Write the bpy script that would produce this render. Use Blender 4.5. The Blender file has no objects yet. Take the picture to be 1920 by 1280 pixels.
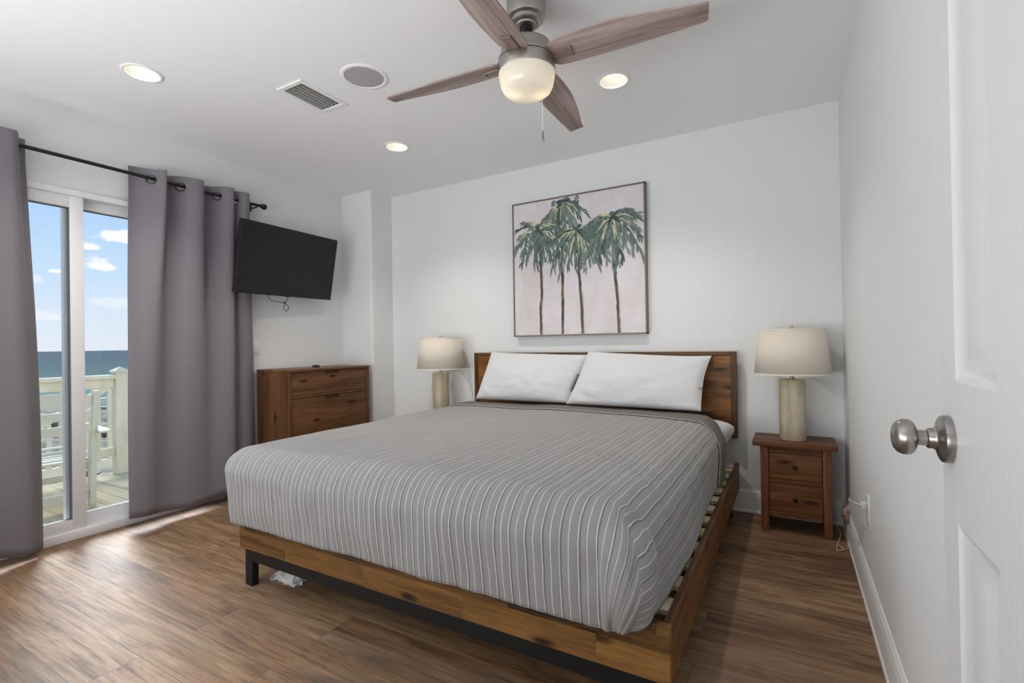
import bpy, bmesh, math, random
from mathutils import Vector, Matrix, noise
random.seed(7)
PI = math.pi
scn = bpy.context.scene
COL = scn.collection

# ------------------------------------------------------------------ camera
YAW, PITCH, ROLL = 0.5191, 0.0052, -0.0156
EYE = 1.0684
fwd = Vector((-math.sin(YAW) * math.cos(PITCH), math.cos(YAW) * math.cos(PITCH), math.sin(PITCH)))
rgt = Vector((math.cos(YAW), math.sin(YAW), 0))
upv = rgt.cross(fwd)
r2 = rgt * math.cos(ROLL) + upv * math.sin(ROLL)
u2 = upv * math.cos(ROLL) - rgt * math.sin(ROLL)
cam_data = bpy.data.cameras.new('camera')
cam_data.sensor_width = 36.0
cam_data.lens = 914.579 / 1920 * 36.0
cam_data.clip_start = 0.02
cam_data.clip_end = 20000
cam = bpy.data.objects.new('camera', cam_data)
COL.objects.link(cam)
m = Matrix((r2, u2, -fwd)).transposed().to_4x4()
m.translation = Vector((0, 0, EYE))
cam.matrix_world = m
scn.camera = cam

# ------------------------------------------------------------------ view
scn.view_settings.view_transform = 'Standard'
scn.view_settings.look = 'None'
scn.view_settings.gamma = 1.0
scn.view_settings.use_curve_mapping = False
scn.view_settings.exposure = 0.08
scn.cycles.max_bounces = 10
scn.cycles.diffuse_bounces = 6
scn.cycles.glossy_bounces = 4
scn.cycles.transmission_bounces = 6
scn.cycles.transparent_max_bounces = 12
scn.cycles.sample_clamp_indirect = 6.0
scn.cycles.caustics_reflective = False
scn.cycles.caustics_refractive = False
scn.cycles.use_denoising = True


# ------------------------------------------------------------------ node helpers
class NT:
    def __init__(self, tree):
        self.t = tree
        self.n = tree.nodes
        self.l = tree.links

    def new(self, typ, **kw):
        nd = self.n.new(typ)
        for k, v in kw.items():
            setattr(nd, k, v)
        return nd

    def put(self, sock, v):
        if isinstance(v, bpy.types.NodeSocket):
            self.l.new(v, sock)
        elif isinstance(v, (tuple, list)) and len(v) == 3 and len(sock.default_value) == 4:
            sock.default_value = (*v, 1)
        else:
            sock.default_value = v

    def math(self, op, a, b=0.0, c=None, clamp=False):
        nd = self.new('ShaderNodeMath', operation=op, use_clamp=clamp)
        self.put(nd.inputs[0], a)
        self.put(nd.inputs[1], b)
        if c is not None:
            self.put(nd.inputs[2], c)
        return nd.outputs[0]

    def mix(self, fac, a, b, mode='MIX'):
        nd = self.new('ShaderNodeMix', data_type='RGBA', blend_type=mode)
        self.put(nd.inputs[0], fac)
        self.put(nd.inputs[6], a)
        self.put(nd.inputs[7], b)
        return nd.outputs[2]

    def mapr(self, v, a, b, c=0.0, d=1.0, smooth=False):
        nd = self.new('ShaderNodeMapRange', clamp=True)
        if smooth:
            nd.interpolation_type = 'SMOOTHSTEP'
        self.put(nd.inputs[0], v)
        for i, x in enumerate((a, b, c, d)):
            nd.inputs[i + 1].default_value = x
        return nd.outputs[0]

    def noise(self, vec, scale, detail=3.0, rough=0.55, distort=0.0):
        nd = self.new('ShaderNodeTexNoise')
        if vec is not None:
            self.l.new(vec, nd.inputs['Vector'])
        nd.inputs['Scale'].default_value = scale
        nd.inputs['Detail'].default_value = detail
        nd.inputs['Roughness'].default_value = rough
        nd.inputs['Distortion'].default_value = distort
        return nd.outputs[0]

    def mapping(self, vec, scale=(1, 1, 1), rot=(0, 0, 0), loc=(0, 0, 0)):
        nd = self.new('ShaderNodeMapping')
        self.l.new(vec, nd.inputs[0])
        nd.inputs['Scale'].default_value = scale
        nd.inputs['Rotation'].default_value = rot
        nd.inputs['Location'].default_value = loc
        return nd.outputs[0]

    def ramp(self, fac, stops):
        nd = self.new('ShaderNodeValToRGB')
        el = nd.color_ramp.elements
        while len(el) < len(stops):
            el.new(0.5)
        for e, (p, c) in zip(el, stops):
            e.position = p
            e.color = (*c, 1)
        self.put(nd.inputs[0], fac)
        return nd.outputs[0]

    def bump(self, h, strength, dist=0.01):
        nd = self.new('ShaderNodeBump')
        nd.inputs['Strength'].default_value = strength
        nd.inputs['Distance'].default_value = dist
        self.l.new(h, nd.inputs['Height'])
        return nd.outputs[0]


def srgb(r, g, b):
    f = lambda c: (c / 255 / 12.92) if c / 255 <= 0.04045 else ((c / 255 + 0.055) / 1.055) ** 2.4
    return (f(r), f(g), f(b))


def mat(name, color=(0.8, 0.8, 0.8), rough=0.5, metal=0.0, spec=0.5):
    m = bpy.data.materials.new(name)
    m.use_nodes = True
    t = NT(m.node_tree)
    b = t.n['Principled BSDF']
    b.inputs['Base Color'].default_value = (*color, 1)
    b.inputs['Roughness'].default_value = rough
    b.inputs['Metallic'].default_value = metal
    b.inputs['Specular IOR Level'].default_value = spec
    return m, t, b


def obj_co(t):
    return t.new('ShaderNodeTexCoord').outputs['Object']


# ------------------------------------------------------------------ world: hazy bright sky over the sea
w = bpy.data.worlds.new('sky')
scn.world = w
w.use_nodes = True
t = NT(w.node_tree)
bg = t.n['Background']
gen = t.new('ShaderNodeTexCoord').outputs['Generated']
sep = t.new('ShaderNodeSeparateXYZ')
t.l.new(gen, sep.inputs[0])
dz, dx = sep.outputs[2], sep.outputs[0]
blue = t.ramp(t.math('MAXIMUM', dz, 0.0), [(0.0, srgb(226, 234, 243)), (0.05, srgb(218, 231, 247)), (0.13, srgb(196, 223, 251)), (0.24, srgb(172, 209, 250)), (1.0, srgb(150, 195, 245))])


def cloud(px, half_w, half_h, seed):
    c = Vector(px).normalized()
    hx = Vector((0, 0, 1)).cross(c).normalized()
    d = t.new('ShaderNodeVectorMath', operation='SUBTRACT')
    t.l.new(gen, d.inputs[0])
    d.inputs[1].default_value = c
    a = t.new('ShaderNodeVectorMath', operation='DOT_PRODUCT')
    t.l.new(d.outputs[0], a.inputs[0])
    a.inputs[1].default_value = hx / half_w
    vz = t.math('SUBTRACT', dz, c.z)
    vz = t.math('DIVIDE', vz, half_h)
    vz = t.math('MULTIPLY', vz, t.mapr(vz, -0.2, 0.2, 1.9, 0.85))
    r = t.math('SQRT', t.math('ADD', t.math('POWER', a.outputs['Value'], 2.0), t.math('POWER', vz, 2.0)))
    mp = t.mapping(gen, (38, 38, 70), loc=(seed, seed * 2, 0))
    n = t.noise(mp, 1.0, 5.0, 0.6)
    return t.mapr(t.math('ADD', r, t.math('MULTIPLY', t.math('SUBTRACT', n, 0.5), 2.2)), 0.55, 1.05, 1.0, 0.0, True)


cl = None
for a in [((-0.9155, 0.362, 0.1745), 0.036, 0.0125, 1.3), ((-0.9315, 0.3395, 0.1305), 0.026, 0.0135, 4.1), ((-0.930, 0.3300, 0.157), 0.015, 0.007, 7.7), ((-0.9564, 0.272, 0.104), 0.014, 0.007, 2.9), ((-0.9480, 0.294, 0.118), 0.012, 0.004, 5.5), ((-0.9235, 0.364, 0.072), 0.05, 0.012, 9.2), ((-0.96, 0.27, 0.05), 0.05, 0.010, 6.2)]:
    k = cloud(*a)
    if a[0][2] < 0.11:
        k = t.math('MULTIPLY', k, 0.4)
    cl = k if cl is None else t.math('MAXIMUM', cl, k)
skyc = t.mix(cl, blue, (0.97, 0.975, 0.99))
# bright sky patch added above the visible band: a broad glow for floor glare
GLOW = Vector((-0.80, 0.22, 0.0)).normalized() * math.cos(math.radians(35)) + Vector((0, 0, math.sin(math.radians(35))))
gd = t.new('ShaderNodeVectorMath', operation='DOT_PRODUCT')
t.l.new(gen, gd.inputs[0])
gd.inputs[1].default_value = GLOW
hz = t.mapr(gd.outputs['Value'], math.cos(math.radians(20)), math.cos(math.radians(4)), 0.0, 1.0, True)
skyc = t.mix(hz, skyc, (1.0, 0.97, 0.93))
t.l.new(skyc, bg.inputs['Color'])
t.put(bg.inputs['Strength'], t.math('ADD', 1.03, t.math('MULTIPLY', hz, 28.0)))

# ------------------------------------------------------------------ added fill lights (lamps themselves are built below)
H = 2.44
XR, XL, YB = 0.259, -3.5507, 3.3693     # right wall, left wall, back wall
YS = -1.25                              # wall behind the camera
XC, YC = -3.188, 3.109                  # corner column


def light(name, kind, loc, power, color, size=0.1, rot=(0, 0, 0), size_y=None, spread=None, spot=None):
    d = bpy.data.lights.new(name, kind)
    d.energy = power
    d.color = color
    if kind == 'AREA':
        d.size = size
        if size_y:
            d.shape = 'RECTANGLE'
            d.size_y = size_y
        else:
            d.shape = 'DISK'
        if spread:
            d.spread = spread
    else:
        d.shadow_soft_size = size
    if spot:
        d.spot_size = spot
        d.spot_blend = 0.9
    o = bpy.data.objects.new(name, d)
    o.location = loc
    o.rotation_euler = rot
    COL.objects.link(o)
    return o


WARM = (1.0, 0.93, 0.83)
DOWN = [(-2.77, 1.195), (-2.335, 2.527), (-0.785, 2.488)]
DOWN_W = 38.0
# two fill lights added unseen behind the camera brighten ceiling and walls
light('rear_up_fill', 'AREA', (-1.7, -0.9, 0.85), 46.0, (0.96, 0.985, 1.01), 2.8, (math.radians(134), 0, math.radians(-4)), 0.8, math.radians(160))
light('side_fill', 'AREA', (-3.05, -0.85, 1.15), 16.0, (0.965, 0.985, 1.005), 1.0, (math.radians(88), 0, math.radians(-52)), 1.5)


# ------------------------------------------------------------------ object helpers
def base_of(o):
    v = Vector((0, 0, 0))
    while o:
        v = v + o.location
        o = o.parent
    return v


def obj(name, bm, material, parent=None, local=False, smooth=True, angle=38):
    """links a bmesh as ONE mesh object; vertices are in room coordinates unless local"""
    if parent is not None and not local:
        bmesh.ops.translate(bm, verts=bm.verts, vec=-base_of(parent))
    bmesh.ops.recalc_face_normals(bm, faces=bm.faces)
    if smooth:
        a = math.radians(angle)
        for f in bm.faces:
            f.smooth = True
        for e in bm.edges:
            if len(e.link_faces) == 2:
                e.smooth = e.calc_face_angle(0) < a
    me = bpy.data.meshes.new(name)
    bm.to_mesh(me)
    bm.free()
    for mt in (material if isinstance(material, (list, tuple)) else [material]):
        me.materials.append(mt)
    o = bpy.data.objects.new(name, me)
    COL.objects.link(o)
    if parent is not None:
        o.parent = parent
    return o


def at_base(o, loc):
    """moves a top-level mesh's origin to loc without moving its shape"""
    o.data.transform(Matrix.Translation(-Vector(loc)))
    o.location = loc
    return o


def thing(name, label, cat, loc=(0, 0, 0), rot=(0, 0, 0), group=None):
    o = bpy.data.objects.new(name, None)
    o.empty_display_size = 0.1
    COL.objects.link(o)
    o.location = loc
    o.rotation_euler = rot
    return tag(o, label, cat, group)


def tag(o, label, cat, group=None, kind=None):
    o['label'] = label
    o['category'] = cat
    if group:
        o['group'] = group
    if kind:
        o['kind'] = kind
    return o


def struct(o, label=None, cat=None):
    o['kind'] = 'structure'
    if label:
        o['label'] = label
        o['category'] = cat
    return o


def box(bm, lo, hi, bev=0.0, seg=2):
    v = [bm.verts.new((x, y, z)) for x in (lo[0], hi[0]) for y in (lo[1], hi[1]) for z in (lo[2], hi[2])]
    fs = []
    for q in ((0, 1, 3, 2), (4, 6, 7, 5), (0, 4, 5, 1), (2, 3, 7, 6), (0, 2, 6, 4), (1, 5, 7, 3)):
        fs.append(bm.faces.new([v[i] for i in q]))
    if bev > 0:
        es = {e for f in fs for e in f.edges}
        bmesh.ops.bevel(bm, geom=list(es), offset=bev, segments=seg, affect='EDGES', profile=0.5)
    return bm


def nbox(lo, hi, bev=0.0, seg=2):
    return box(bmesh.new(), lo, hi, bev, seg)


def lathe(bm, prof, seg=48, center=(0, 0, 0), axis='Z', cap=True):
    """prof: list of (radius, height)"""
    c = Vector(center)
    rings = []
    for r, h in prof:
        ring = []
        for i in range(seg):
            a = 2 * PI * i / seg
            p = {'Z': Vector((r * math.cos(a), r * math.sin(a), h)), 'X': Vector((h, r * math.cos(a), r * math.sin(a))), 'Y': Vector((r * math.cos(a), h, r * math.sin(a)))}[axis]
            ring.append(bm.verts.new(c + p))
        rings.append(ring)
    for a, b in zip(rings, rings[1:]):
        for i in range(seg):
            bm.faces.new((a[i], a[(i + 1) % seg], b[(i + 1) % seg], b[i]))
    if cap:
        bm.faces.new(rings[0])
        bm.faces.new(rings[-1])
    return bm


def tube(bm, pts, r, seg=10, cap=True):
    pts = [Vector(p) for p in pts]
    rings = []
    prev = None
    for i, p in enumerate(pts):
        d = (pts[min(i + 1, len(pts) - 1)] - pts[max(i - 1, 0)]).normalized()
        if prev is None:
            s = d.orthogonal().normalized()
        else:
            s = (prev - d * prev.dot(d)).normalized()
        prev = s
        u = d.cross(s)
        rr = r[i] if isinstance(r, (list, tuple)) else r
        rings.append([bm.verts.new(p + (s * math.cos(2 * PI * k / seg) + u * math.sin(2 * PI * k / seg)) * rr) for k in range(seg)])
    for a, b in zip(rings, rings[1:]):
        for k in range(seg):
            bm.faces.new((a[k], a[(k + 1) % seg], b[(k + 1) % seg], b[k]))
    if cap:
        bm.faces.new(rings[0])
        bm.faces.new(rings[-1])
    return bm


def spline(pts, n=8):
    """Catmull-Rom through pts"""
    P = [Vector(p) for p in pts]
    P = [P[0] * 2 - P[1]] + P + [P[-1] * 2 - P[-2]]
    out = []
    for i in range(1, len(P) - 2):
        for k in range(n):
            s = k / n
            a, b, c, d = P[i - 1], P[i], P[i + 1], P[i + 2]
            out.append(0.5 * ((2 * b) + (c - a) * s + (2 * a - 5 * b + 4 * c - d) * s * s + (3 * b - a - 3 * c + d) * s ** 3))
    out.append(P[-2])
    return out


def prism(bm, poly, axis, a, b):
    """closed polygon (2D) extruded along axis from a to b"""
    def p(u, v, w):
        return {'X': (w, u, v), 'Y': (u, w, v), 'Z': (u, v, w)}[axis]
    A = [bm.verts.new(p(u, v, a)) for u, v in poly]
    B = [bm.verts.new(p(u, v, b)) for u, v in poly]
    n = len(poly)
    for i in range(n):
        bm.faces.new((A[i], A[(i + 1) % n], B[(i + 1) % n], B[i]))
    bm.faces.new(A)
    bm.faces.new(B)
    return bm


def copy_tree(o, parent=None):
    c = o.copy()
    COL.objects.link(c)
    c.parent = parent
    for ch in list(o.children):
        copy_tree(ch, c)
    return c


def grid(bm, pts, uvs=None, closed_u=False):
    """pts[i][j] -> quad mesh, optional uv per vertex"""
    V = [[bm.verts.new(p) for p in row] for row in pts]
    layer = bm.loops.layers.uv.new('cloth') if uvs else None
    n, mm = len(V), len(V[0])
    for i in range(n - 1 if not closed_u else n):
        for j in range(mm - 1):
            idx = [(i, j), ((i + 1) % n, j), ((i + 1) % n, j + 1), (i, j + 1)]
            f = bm.faces.new([V[a][b] for a, b in idx])
            if layer:
                for lp, (a, b) in zip(f.loops, idx):
                    lp[layer].uv = uvs[a][b]
    return V


# ------------------------------------------------------------------ materials
def wall_paint(name, color, bump=0.25, scale=70):
    m, t, b = mat(name, color, 0.75, 0, 0.25)
    co = obj_co(t)
    n = t.noise(co, scale, 4.0, 0.6)
    n2 = t.noise(co, scale * 0.35, 2.0, 0.5)
    t.l.new(t.bump(t.math('ADD', n, n2), bump, 0.004), b.inputs['Normal'])
    return m


M_wall = wall_paint('wall_paint', (0.755, 0.765, 0.77))
M_ceil = wall_paint('ceiling_paint', (0.87, 0.875, 0.88), 0.15, 50)
M_trim, t, b = mat('trim_paint', (0.82, 0.82, 0.82), 0.38)
M_door, t, b = mat('door_paint', (0.70, 0.70, 0.715), 0.42)
co = obj_co(t)
n = t.noise(t.mapping(co, (1, 120, 7)), 1.0, 3.0, 0.5, 0.6)
t.l.new(t.bump(n, 0.2, 0.002), b.inputs['Normal'])
M_vinyl, t, b = mat('white_vinyl', (0.84, 0.84, 0.86), 0.32)
M_gasket, t, b = mat('glazing_gasket', (0.16, 0.17, 0.165), 0.5)
M_plate, t, b = mat('white_plastic', (0.82, 0.82, 0.81), 0.3)
M_slot, t, b = mat('dark_slot', (0.02, 0.02, 0.02), 0.6)
M_black, t, b = mat('black_metal', (0.008, 0.008, 0.0085), 0.45, 0, 0.25)
M_rod, t, b = mat('rod_bronze', (0.018, 0.016, 0.016), 0.38, 0.3)
M_ring, t, b = mat('grommet_metal', (0.10, 0.09, 0.085), 0.35, 0.9)


def brushed(name, color, rough=0.34):
    m, t, b = mat(name, color, rough, 1.0)
    co = obj_co(t)
    n = t.noise(t.mapping(co, (30, 30, 900)), 1.0, 3.0)
    t.put(b.inputs['Roughness'], t.mapr(n, 0.3, 0.7, rough - 0.03, rough + 0.04))
    return m


M_nickel = brushed('brushed_nickel', (0.42, 0.39, 0.365), 0.33)
M_knob = brushed('satin_nickel', (0.36, 0.345, 0.33), 0.3)


def thin_glass(name, tint=(1, 1, 1)):
    m = bpy.data.materials.new(name)
    m.use_nodes = True
    t = NT(m.node_tree)
    t.n.remove(t.n['Principled BSDF'])
    tr = t.new('ShaderNodeBsdfTransparent')
    tr.inputs[0].default_value = (*tint, 1)
    gl = t.new('ShaderNodeBsdfGlossy')
    gl.inputs['Roughness'].default_value = 0.01
    fr = t.new('ShaderNodeFresnel')
    fr.inputs[0].default_value = 1.35
    mx = t.new('ShaderNodeMixShader')
    t.l.new(fr.outputs[0], mx.inputs[0])
    t.l.new(tr.outputs[0], mx.inputs[1])
    t.l.new(gl.outputs[0], mx.inputs[2])
    t.l.new(mx.outputs[0], t.n['Material Output'].inputs[0])
    return m


M_glass = thin_glass('window_glass', (0.985, 0.99, 0.985))


def wood(name, stops, along='X', rough=0.45, freq=26, block=None, knots=True, coat=0.0, thin=1, variation=0.34, bump=0.08):
    """procedural timber. along = grain axis in object space; block = (length, height, axes) glued staves"""
    m, t, b = mat(name, stops[1][1], rough, 0.0, 0.28)
    co = obj_co(t)
    vec = co
    tone = None
    if block:
        L, Hh, rot = block
        mp = t.mapping(co, rot=rot)
        br = t.new('ShaderNodeTexBrick', offset=0.37, squash=1.0)
        t.l.new(mp, br.inputs['Vector'])
        br.inputs['Color1'].default_value = (0, 0, 0, 1)
        br.inputs['Color2'].default_value = (1, 1, 1, 1)
        br.inputs['Mortar'].default_value = (0.2, 0.2, 0.2, 1)
        br.inputs['Scale'].default_value = 1.0
        br.inputs['Mortar Size'].default_value = 0.0006
        br.inputs['Mortar Smooth'].default_value = 0.4
        br.inputs['Brick Width'].default_value = L
        br.inputs['Row Height'].default_value = Hh
        bw = t.new('ShaderNodeRGBToBW')
        t.l.new(br.outputs[0], bw.inputs[0])
        tone = bw.outputs[0]
        off = t.new('ShaderNodeCombineXYZ')
        for i in range(3):
            t.put(off.inputs[i], t.math('MULTIPLY', tone, 3.7 + i * 2.3))
        ad = t.new('ShaderNodeVectorMath', operation='ADD')
        t.l.new(co, ad.inputs[0])
        t.l.new(off.outputs[0], ad.inputs[1])
        vec = ad.outputs[0]
    lo, hi = 1.3, freq
    sc = {'X': (lo, hi, hi), 'Y': (hi, lo, hi), 'Z': (hi, hi, lo)}[along]
    big = t.noise(t.mapping(vec, tuple(s * 0.45 for s in sc)), 1.0, 4.0, 0.6, 0.9)
    fine = t.noise(t.mapping(vec, tuple(s * 5.0 for s in sc)), 1.0, 4.0, 0.65)
    f = t.math('ADD', t.math('MULTIPLY', big, 1.35), t.math('MULTIPLY', fine, 0.75))
    f = t.math('SUBTRACT', f, 0.53)
    if tone is not None:
        f = t.math('ADD', f, t.math('MULTIPLY', t.math('SUBTRACT', tone, 0.5), variation))
    if knots:
        vo = t.new('ShaderNodeTexVoronoi', voronoi_dimensions='2D')
        kk = {'X': (0.50, 1.5, 1.5), 'Y': (1.5, 0.50, 1.5), 'Z': (1.5, 1.5, 0.50)}[along]
        sp_ = t.new('ShaderNodeSeparateXYZ')
        t.l.new(t.mapping(vec, tuple(q * 4.2 for q in kk)), sp_.inputs[0])
        cb_ = t.new('ShaderNodeCombineXYZ')
        flat = [i for i in range(3) if i != thin]
        t.l.new(sp_.outputs[flat[0]], cb_.inputs[0])
        t.l.new(sp_.outputs[flat[1]], cb_.inputs[1])
        wob_ = t.noise(t.mapping(vec, (30, 30, 30)), 1.0, 2.0)
        t.l.new(cb_.outputs[0], vo.inputs['Vector'])
        vo.inputs['Scale'].default_value = 1.0
        kn = t.mapr(t.math('ADD', vo.outputs['Distance'], t.math('MULTIPLY', wob_, 0.05)), 0.04, 0.15, 0.55, 0.0, True)
        f = t.math('SUBTRACT', f, kn)
    c = t.ramp(t.math('ADD', f, 0.0, clamp=True), stops)
    t.l.new(c, b.inputs['Base Color'])
    t.put(b.inputs['Roughness'], t.mapr(fine, 0.3, 0.7, rough + 0.08, rough - 0.05))
    if bump:
        t.l.new(t.bump(fine, bump, 0.002), b.inputs['Normal'])
    if coat:
        b.inputs['Coat Weight'].default_value = coat
        b.inputs['Coat Roughness'].default_value = 0.25
    return m


ACACIA = [(0.05, srgb(34, 23, 13)), (0.30, srgb(72, 49, 26)), (0.55, srgb(106, 75, 39)), (0.90, srgb(138, 101, 55))]
ACACIA_D = [(0.05, srgb(36, 21, 9)), (0.30, srgb(78, 48, 19)), (0.55, srgb(114, 73, 30)), (0.90, srgb(144, 97, 44))]
RX, RY = (PI / 2, 0, 0), (0, PI / 2, 0)
M_acacia_x = wood('acacia_board', ACACIA, 'X', 0.42, 24, (0.46, 0.082, (-PI / 2, 0, 0)), True, variation=0.42)
M_acacia_h = wood('acacia_headboard', ACACIA_D, 'X', 0.42, 24, (0.50, 0.090, (-PI / 2, 0, 0)), True)
M_acacia_y = wood('acacia_rail', [(p, tuple(k * 0.8 for k in c)) for p, c in ACACIA_D], 'Y', 0.42, 24, None, True, thin=0)
M_acacia_z = wood('acacia_stile', [(p, tuple(k * 0.62 for k in c)) for p, c in ACACIA_D], 'Z', 0.42, 30, None, False)
M_acacia_t = wood('acacia_top_rail', [(p, tuple(k * 0.62 for k in c)) for p, c in ACACIA_D], 'X', 0.42, 30, None, False)
M_slat = wood('pine_slat', [(0.2, srgb(170, 150, 115)), (0.5, srgb(205, 190, 155)), (0.8, srgb(222, 210, 178))], 'X', 0.6, 30, None, False)
WALNUT = [(0.06, srgb(48, 31, 20)), (0.34, srgb(88, 60, 39)), (0.58, srgb(112, 77, 50)), (0.85, srgb(134, 94, 62))]
M_walnut_y = wood('walnut_stained_pine', WALNUT, 'Y', 0.4, 22, None, True, thin=0)
M_walnut_z = wood('walnut_stained_pine_side', [(p, tuple(k * 0.8 for k in c)) for p, c in WALNUT], 'Z', 0.4, 22, None, True)
M_walnut_e = wood('walnut_edge', [(p, tuple(min(1, k * 1.15) for k in c)) for p, c in WALNUT], 'Y', 0.4, 30, None, False)
RUST = [(0.05, srgb(42, 24, 14)), (0.32, srgb(90, 54, 31)), (0.58, srgb(122, 78, 46)), (0.90, srgb(156, 110, 74))]
M_rust_x = wood('rustic_drawer_wood', RUST, 'X', 0.5, 26, None, True, bump=0.25)
M_rust_z = wood('rustic_post_wood', RUST, 'Z', 0.5, 26, None, False, bump=0.25)
M_rust_top = wood('rustic_top_wood', [(p, tuple(k * 0.72 for k in c)) for p, c in RUST], 'X', 0.45, 22, None, True, thin=2, bump=0.2)
BLADE = [(0.15, srgb(104, 88, 84)), (0.40, srgb(142, 123, 118)), (0.62, srgb(166, 148, 142)), (0.85, srgb(186, 170, 164))]
M_blade = wood('grey_walnut_blade', BLADE, 'X', 0.5, 34, None, False, bump=0.05)

# floor planks
M_floor, t, b = mat('vinyl_plank', (0.2, 0.12, 0.07), 0.36)
co = obj_co(t)
br = t.new('ShaderNodeTexBrick', offset=0.38, offset_frequency=2)
t.l.new(t.mapping(co, loc=(0.3, 0.06, 0)), br.inputs['Vector'])
br.inputs['Color1'].default_value = (0, 0, 0, 1)
br.inputs['Color2'].default_value = (1, 1, 1, 1)
br.inputs['Mortar'].default_value = (0.5, 0.5, 0.5, 1)
br.inputs['Scale'].default_value = 1.0
br.inputs['Mortar Size'].default_value = 0.0011
br.inputs['Mortar Smooth'].default_value = 0.2
br.inputs['Brick Width'].default_value = 1.22
br.inputs['Row Height'].default_value = 0.178
bw = t.new('ShaderNodeRGBToBW')
t.l.new(br.outputs[0], bw.inputs[0])
tone = bw.outputs[0]
off = t.new('ShaderNodeCombineXYZ')
for i in range(3):
    t.put(off.inputs[i], t.math('MULTIPLY', tone, 5.1 + 3.3 * i))
ad = t.new('ShaderNodeVectorMath', operation='ADD')
t.l.new(co, ad.inputs[0])
t.l.new(off.outputs[0], ad.inputs[1])
v = ad.outputs[0]
big = t.noise(t.mapping(v, (1.6, 9, 1)), 1.0, 4.0, 0.62, 1.4)
mid = t.noise(t.mapping(v, (2.6, 60, 1)), 1.0, 6.0, 0.72, 0.5)
fine = t.noise(t.mapping(v, (6.0, 260, 1)), 1.0, 3.0, 0.6)
f = t.math('ADD', t.math('MULTIPLY', big, 0.5), t.math('MULTIPLY', mid, 0.5))
f = t.math('ADD', t.math('MULTIPLY', t.math('SUBTRACT', f, 0.5), 1.35), 0.49)
f = t.math('ADD', f, t.math('MULTIPLY', t.math('SUBTRACT', tone, 0.5), 0.14))
c = t.ramp(f, [(0.28, srgb(78, 56, 38)), (0.42, srgb(114, 84, 58)), (0.55, srgb(142, 110, 80)), (0.72, srgb(166, 140, 110))])
gpatch = t.noise(t.mapping(v, (1.1, 5, 1), loc=(7, 3, 0)), 1.0, 3.0, 0.5)
c = t.mix(t.mapr(gpatch, 0.48, 0.68, 0.0, 0.55), c, t.mix(0.5, c, srgb(132, 122, 108)))
streak = t.mapr(mid, 0.32, 0.41, 0.45, 0.0)
c = t.mix(streak, c, srgb(44, 30, 20))
c = t.mix(t.mapr(fine, 0.53, 0.66, 0.0, 0.45), c, srgb(66, 48, 34))
c = t.mix(t.mapr(br.outputs['Fac'], 0.2, 0.9, 0.0, 0.7), c, srgb(40, 28, 20))
t.l.new(c, b.inputs['Base Color'])
t.put(b.inputs['Roughness'], t.mapr(mid, 0.3, 0.7, 0.56, 0.46))
b.inputs['Specular IOR Level'].default_value = 0.55
h = t.math('SUBTRACT', t.math('ADD', mid, t.math('MULTIPLY', fine, 0.5)), t.math('MULTIPLY', br.outputs['Fac'], 1.2))
t.l.new(t.bump(h, 0.12, 0.002), b.inputs['Normal'])


def fabric(name, color, rough=0.9, weave=900, var=0.12, bump=0.12, sheen=0.2):
    m, t, b = mat(name, color, rough, 0, 0.15)
    co = obj_co(t)
    a = t.noise(t.mapping(co, (weave, weave, weave * 0.12)), 1.0, 2.0)
    c2 = t.noise(t.mapping(co, (weave * 0.12, weave * 0.12, weave)), 1.0, 2.0)
    s = t.math('ADD', a, c2)
    dark = tuple(k * (1 - var) for k in color)
    lite = tuple(min(1, k * (1 + var)) for k in color)
    t.l.new(t.ramp(t.math('MULTIPLY', s, 0.5), [(0.35, dark), (0.65, lite)]), b.inputs['Base Color'])
    t.l.new(t.bump(s, bump, 0.001), b.inputs['Normal'])
    b.inputs['Sheen Weight'].default_value = sheen
    return m


M_curtain = fabric('blackout_curtain', srgb(122, 118, 124), 0.62, 500, 0.05, 0.05, 0.15)
M_shade = fabric('linen_shade', srgb(220, 210, 196), 0.9, 420, 0.04, 0.15)
M_shade2 = fabric('linen_shade_trim', srgb(226, 217, 204), 0.9, 420, 0.05, 0.1)
M_pillow, t, b = mat('white_cotton', (0.63, 0.635, 0.65), 0.85, 0, 0.2)
co = obj_co(t)
wr = t.noise(t.mapping(co, (3, 3, 5)), 2.2, 4.0, 0.55, 0.8)
t.l.new(t.bump(wr, 0.35, 0.02), b.inputs['Normal'])
M_sheet, t, b = mat('white_sheet', (0.72, 0.73, 0.75), 0.85, 0, 0.2)

# striped quilt
M_quilt, t, b = mat('striped_quilt', (0.3, 0.29, 0.28), 0.9, 0, 0.15)
uv = t.new('ShaderNodeUVMap', uv_map='cloth').outputs[0]
sp = t.new('ShaderNodeSeparateXYZ')
t.l.new(uv, sp.inputs[0])
wob = t.noise(t.mapping(uv, (9, 9, 9)), 1.0, 2.0)
u = t.math('ADD', sp.outputs[0], t.math('MULTIPLY', t.math('SUBTRACT', wob, 0.5), 0.007))
P = 0.0272
ph = t.math('FRACT', t.math('DIVIDE', t.math('ADD', u, 10.0), P))
d0 = t.math('ABSOLUTE', t.math('SUBTRACT', ph, 0.5))
line = t.mapr(d0, 0.022, 0.048, 1.0, 0.0)
brk = t.noise(t.mapping(uv, (30, 4, 1)), 1.0, 2.0)
line = t.math('MULTIPLY', line, t.mapr(brk, 0.30, 0.50, 0.45, 1.0))
ph2 = t.math('FRACT', t.math('DIVIDE', t.math('ADD', u, 10.0), P * 2))
seam = t.mapr(t.math('ABSOLUTE', t.math('SUBTRACT', ph2, 0.36)), 0.012, 0.05, 1.0, 0.0)
heather = t.noise(t.mapping(uv, (350, 900, 1)), 1.0, 3.0, 0.7)
heather2 = t.noise(t.mapping(uv, (1100, 120, 1)), 1.0, 2.0, 0.7)
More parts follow.
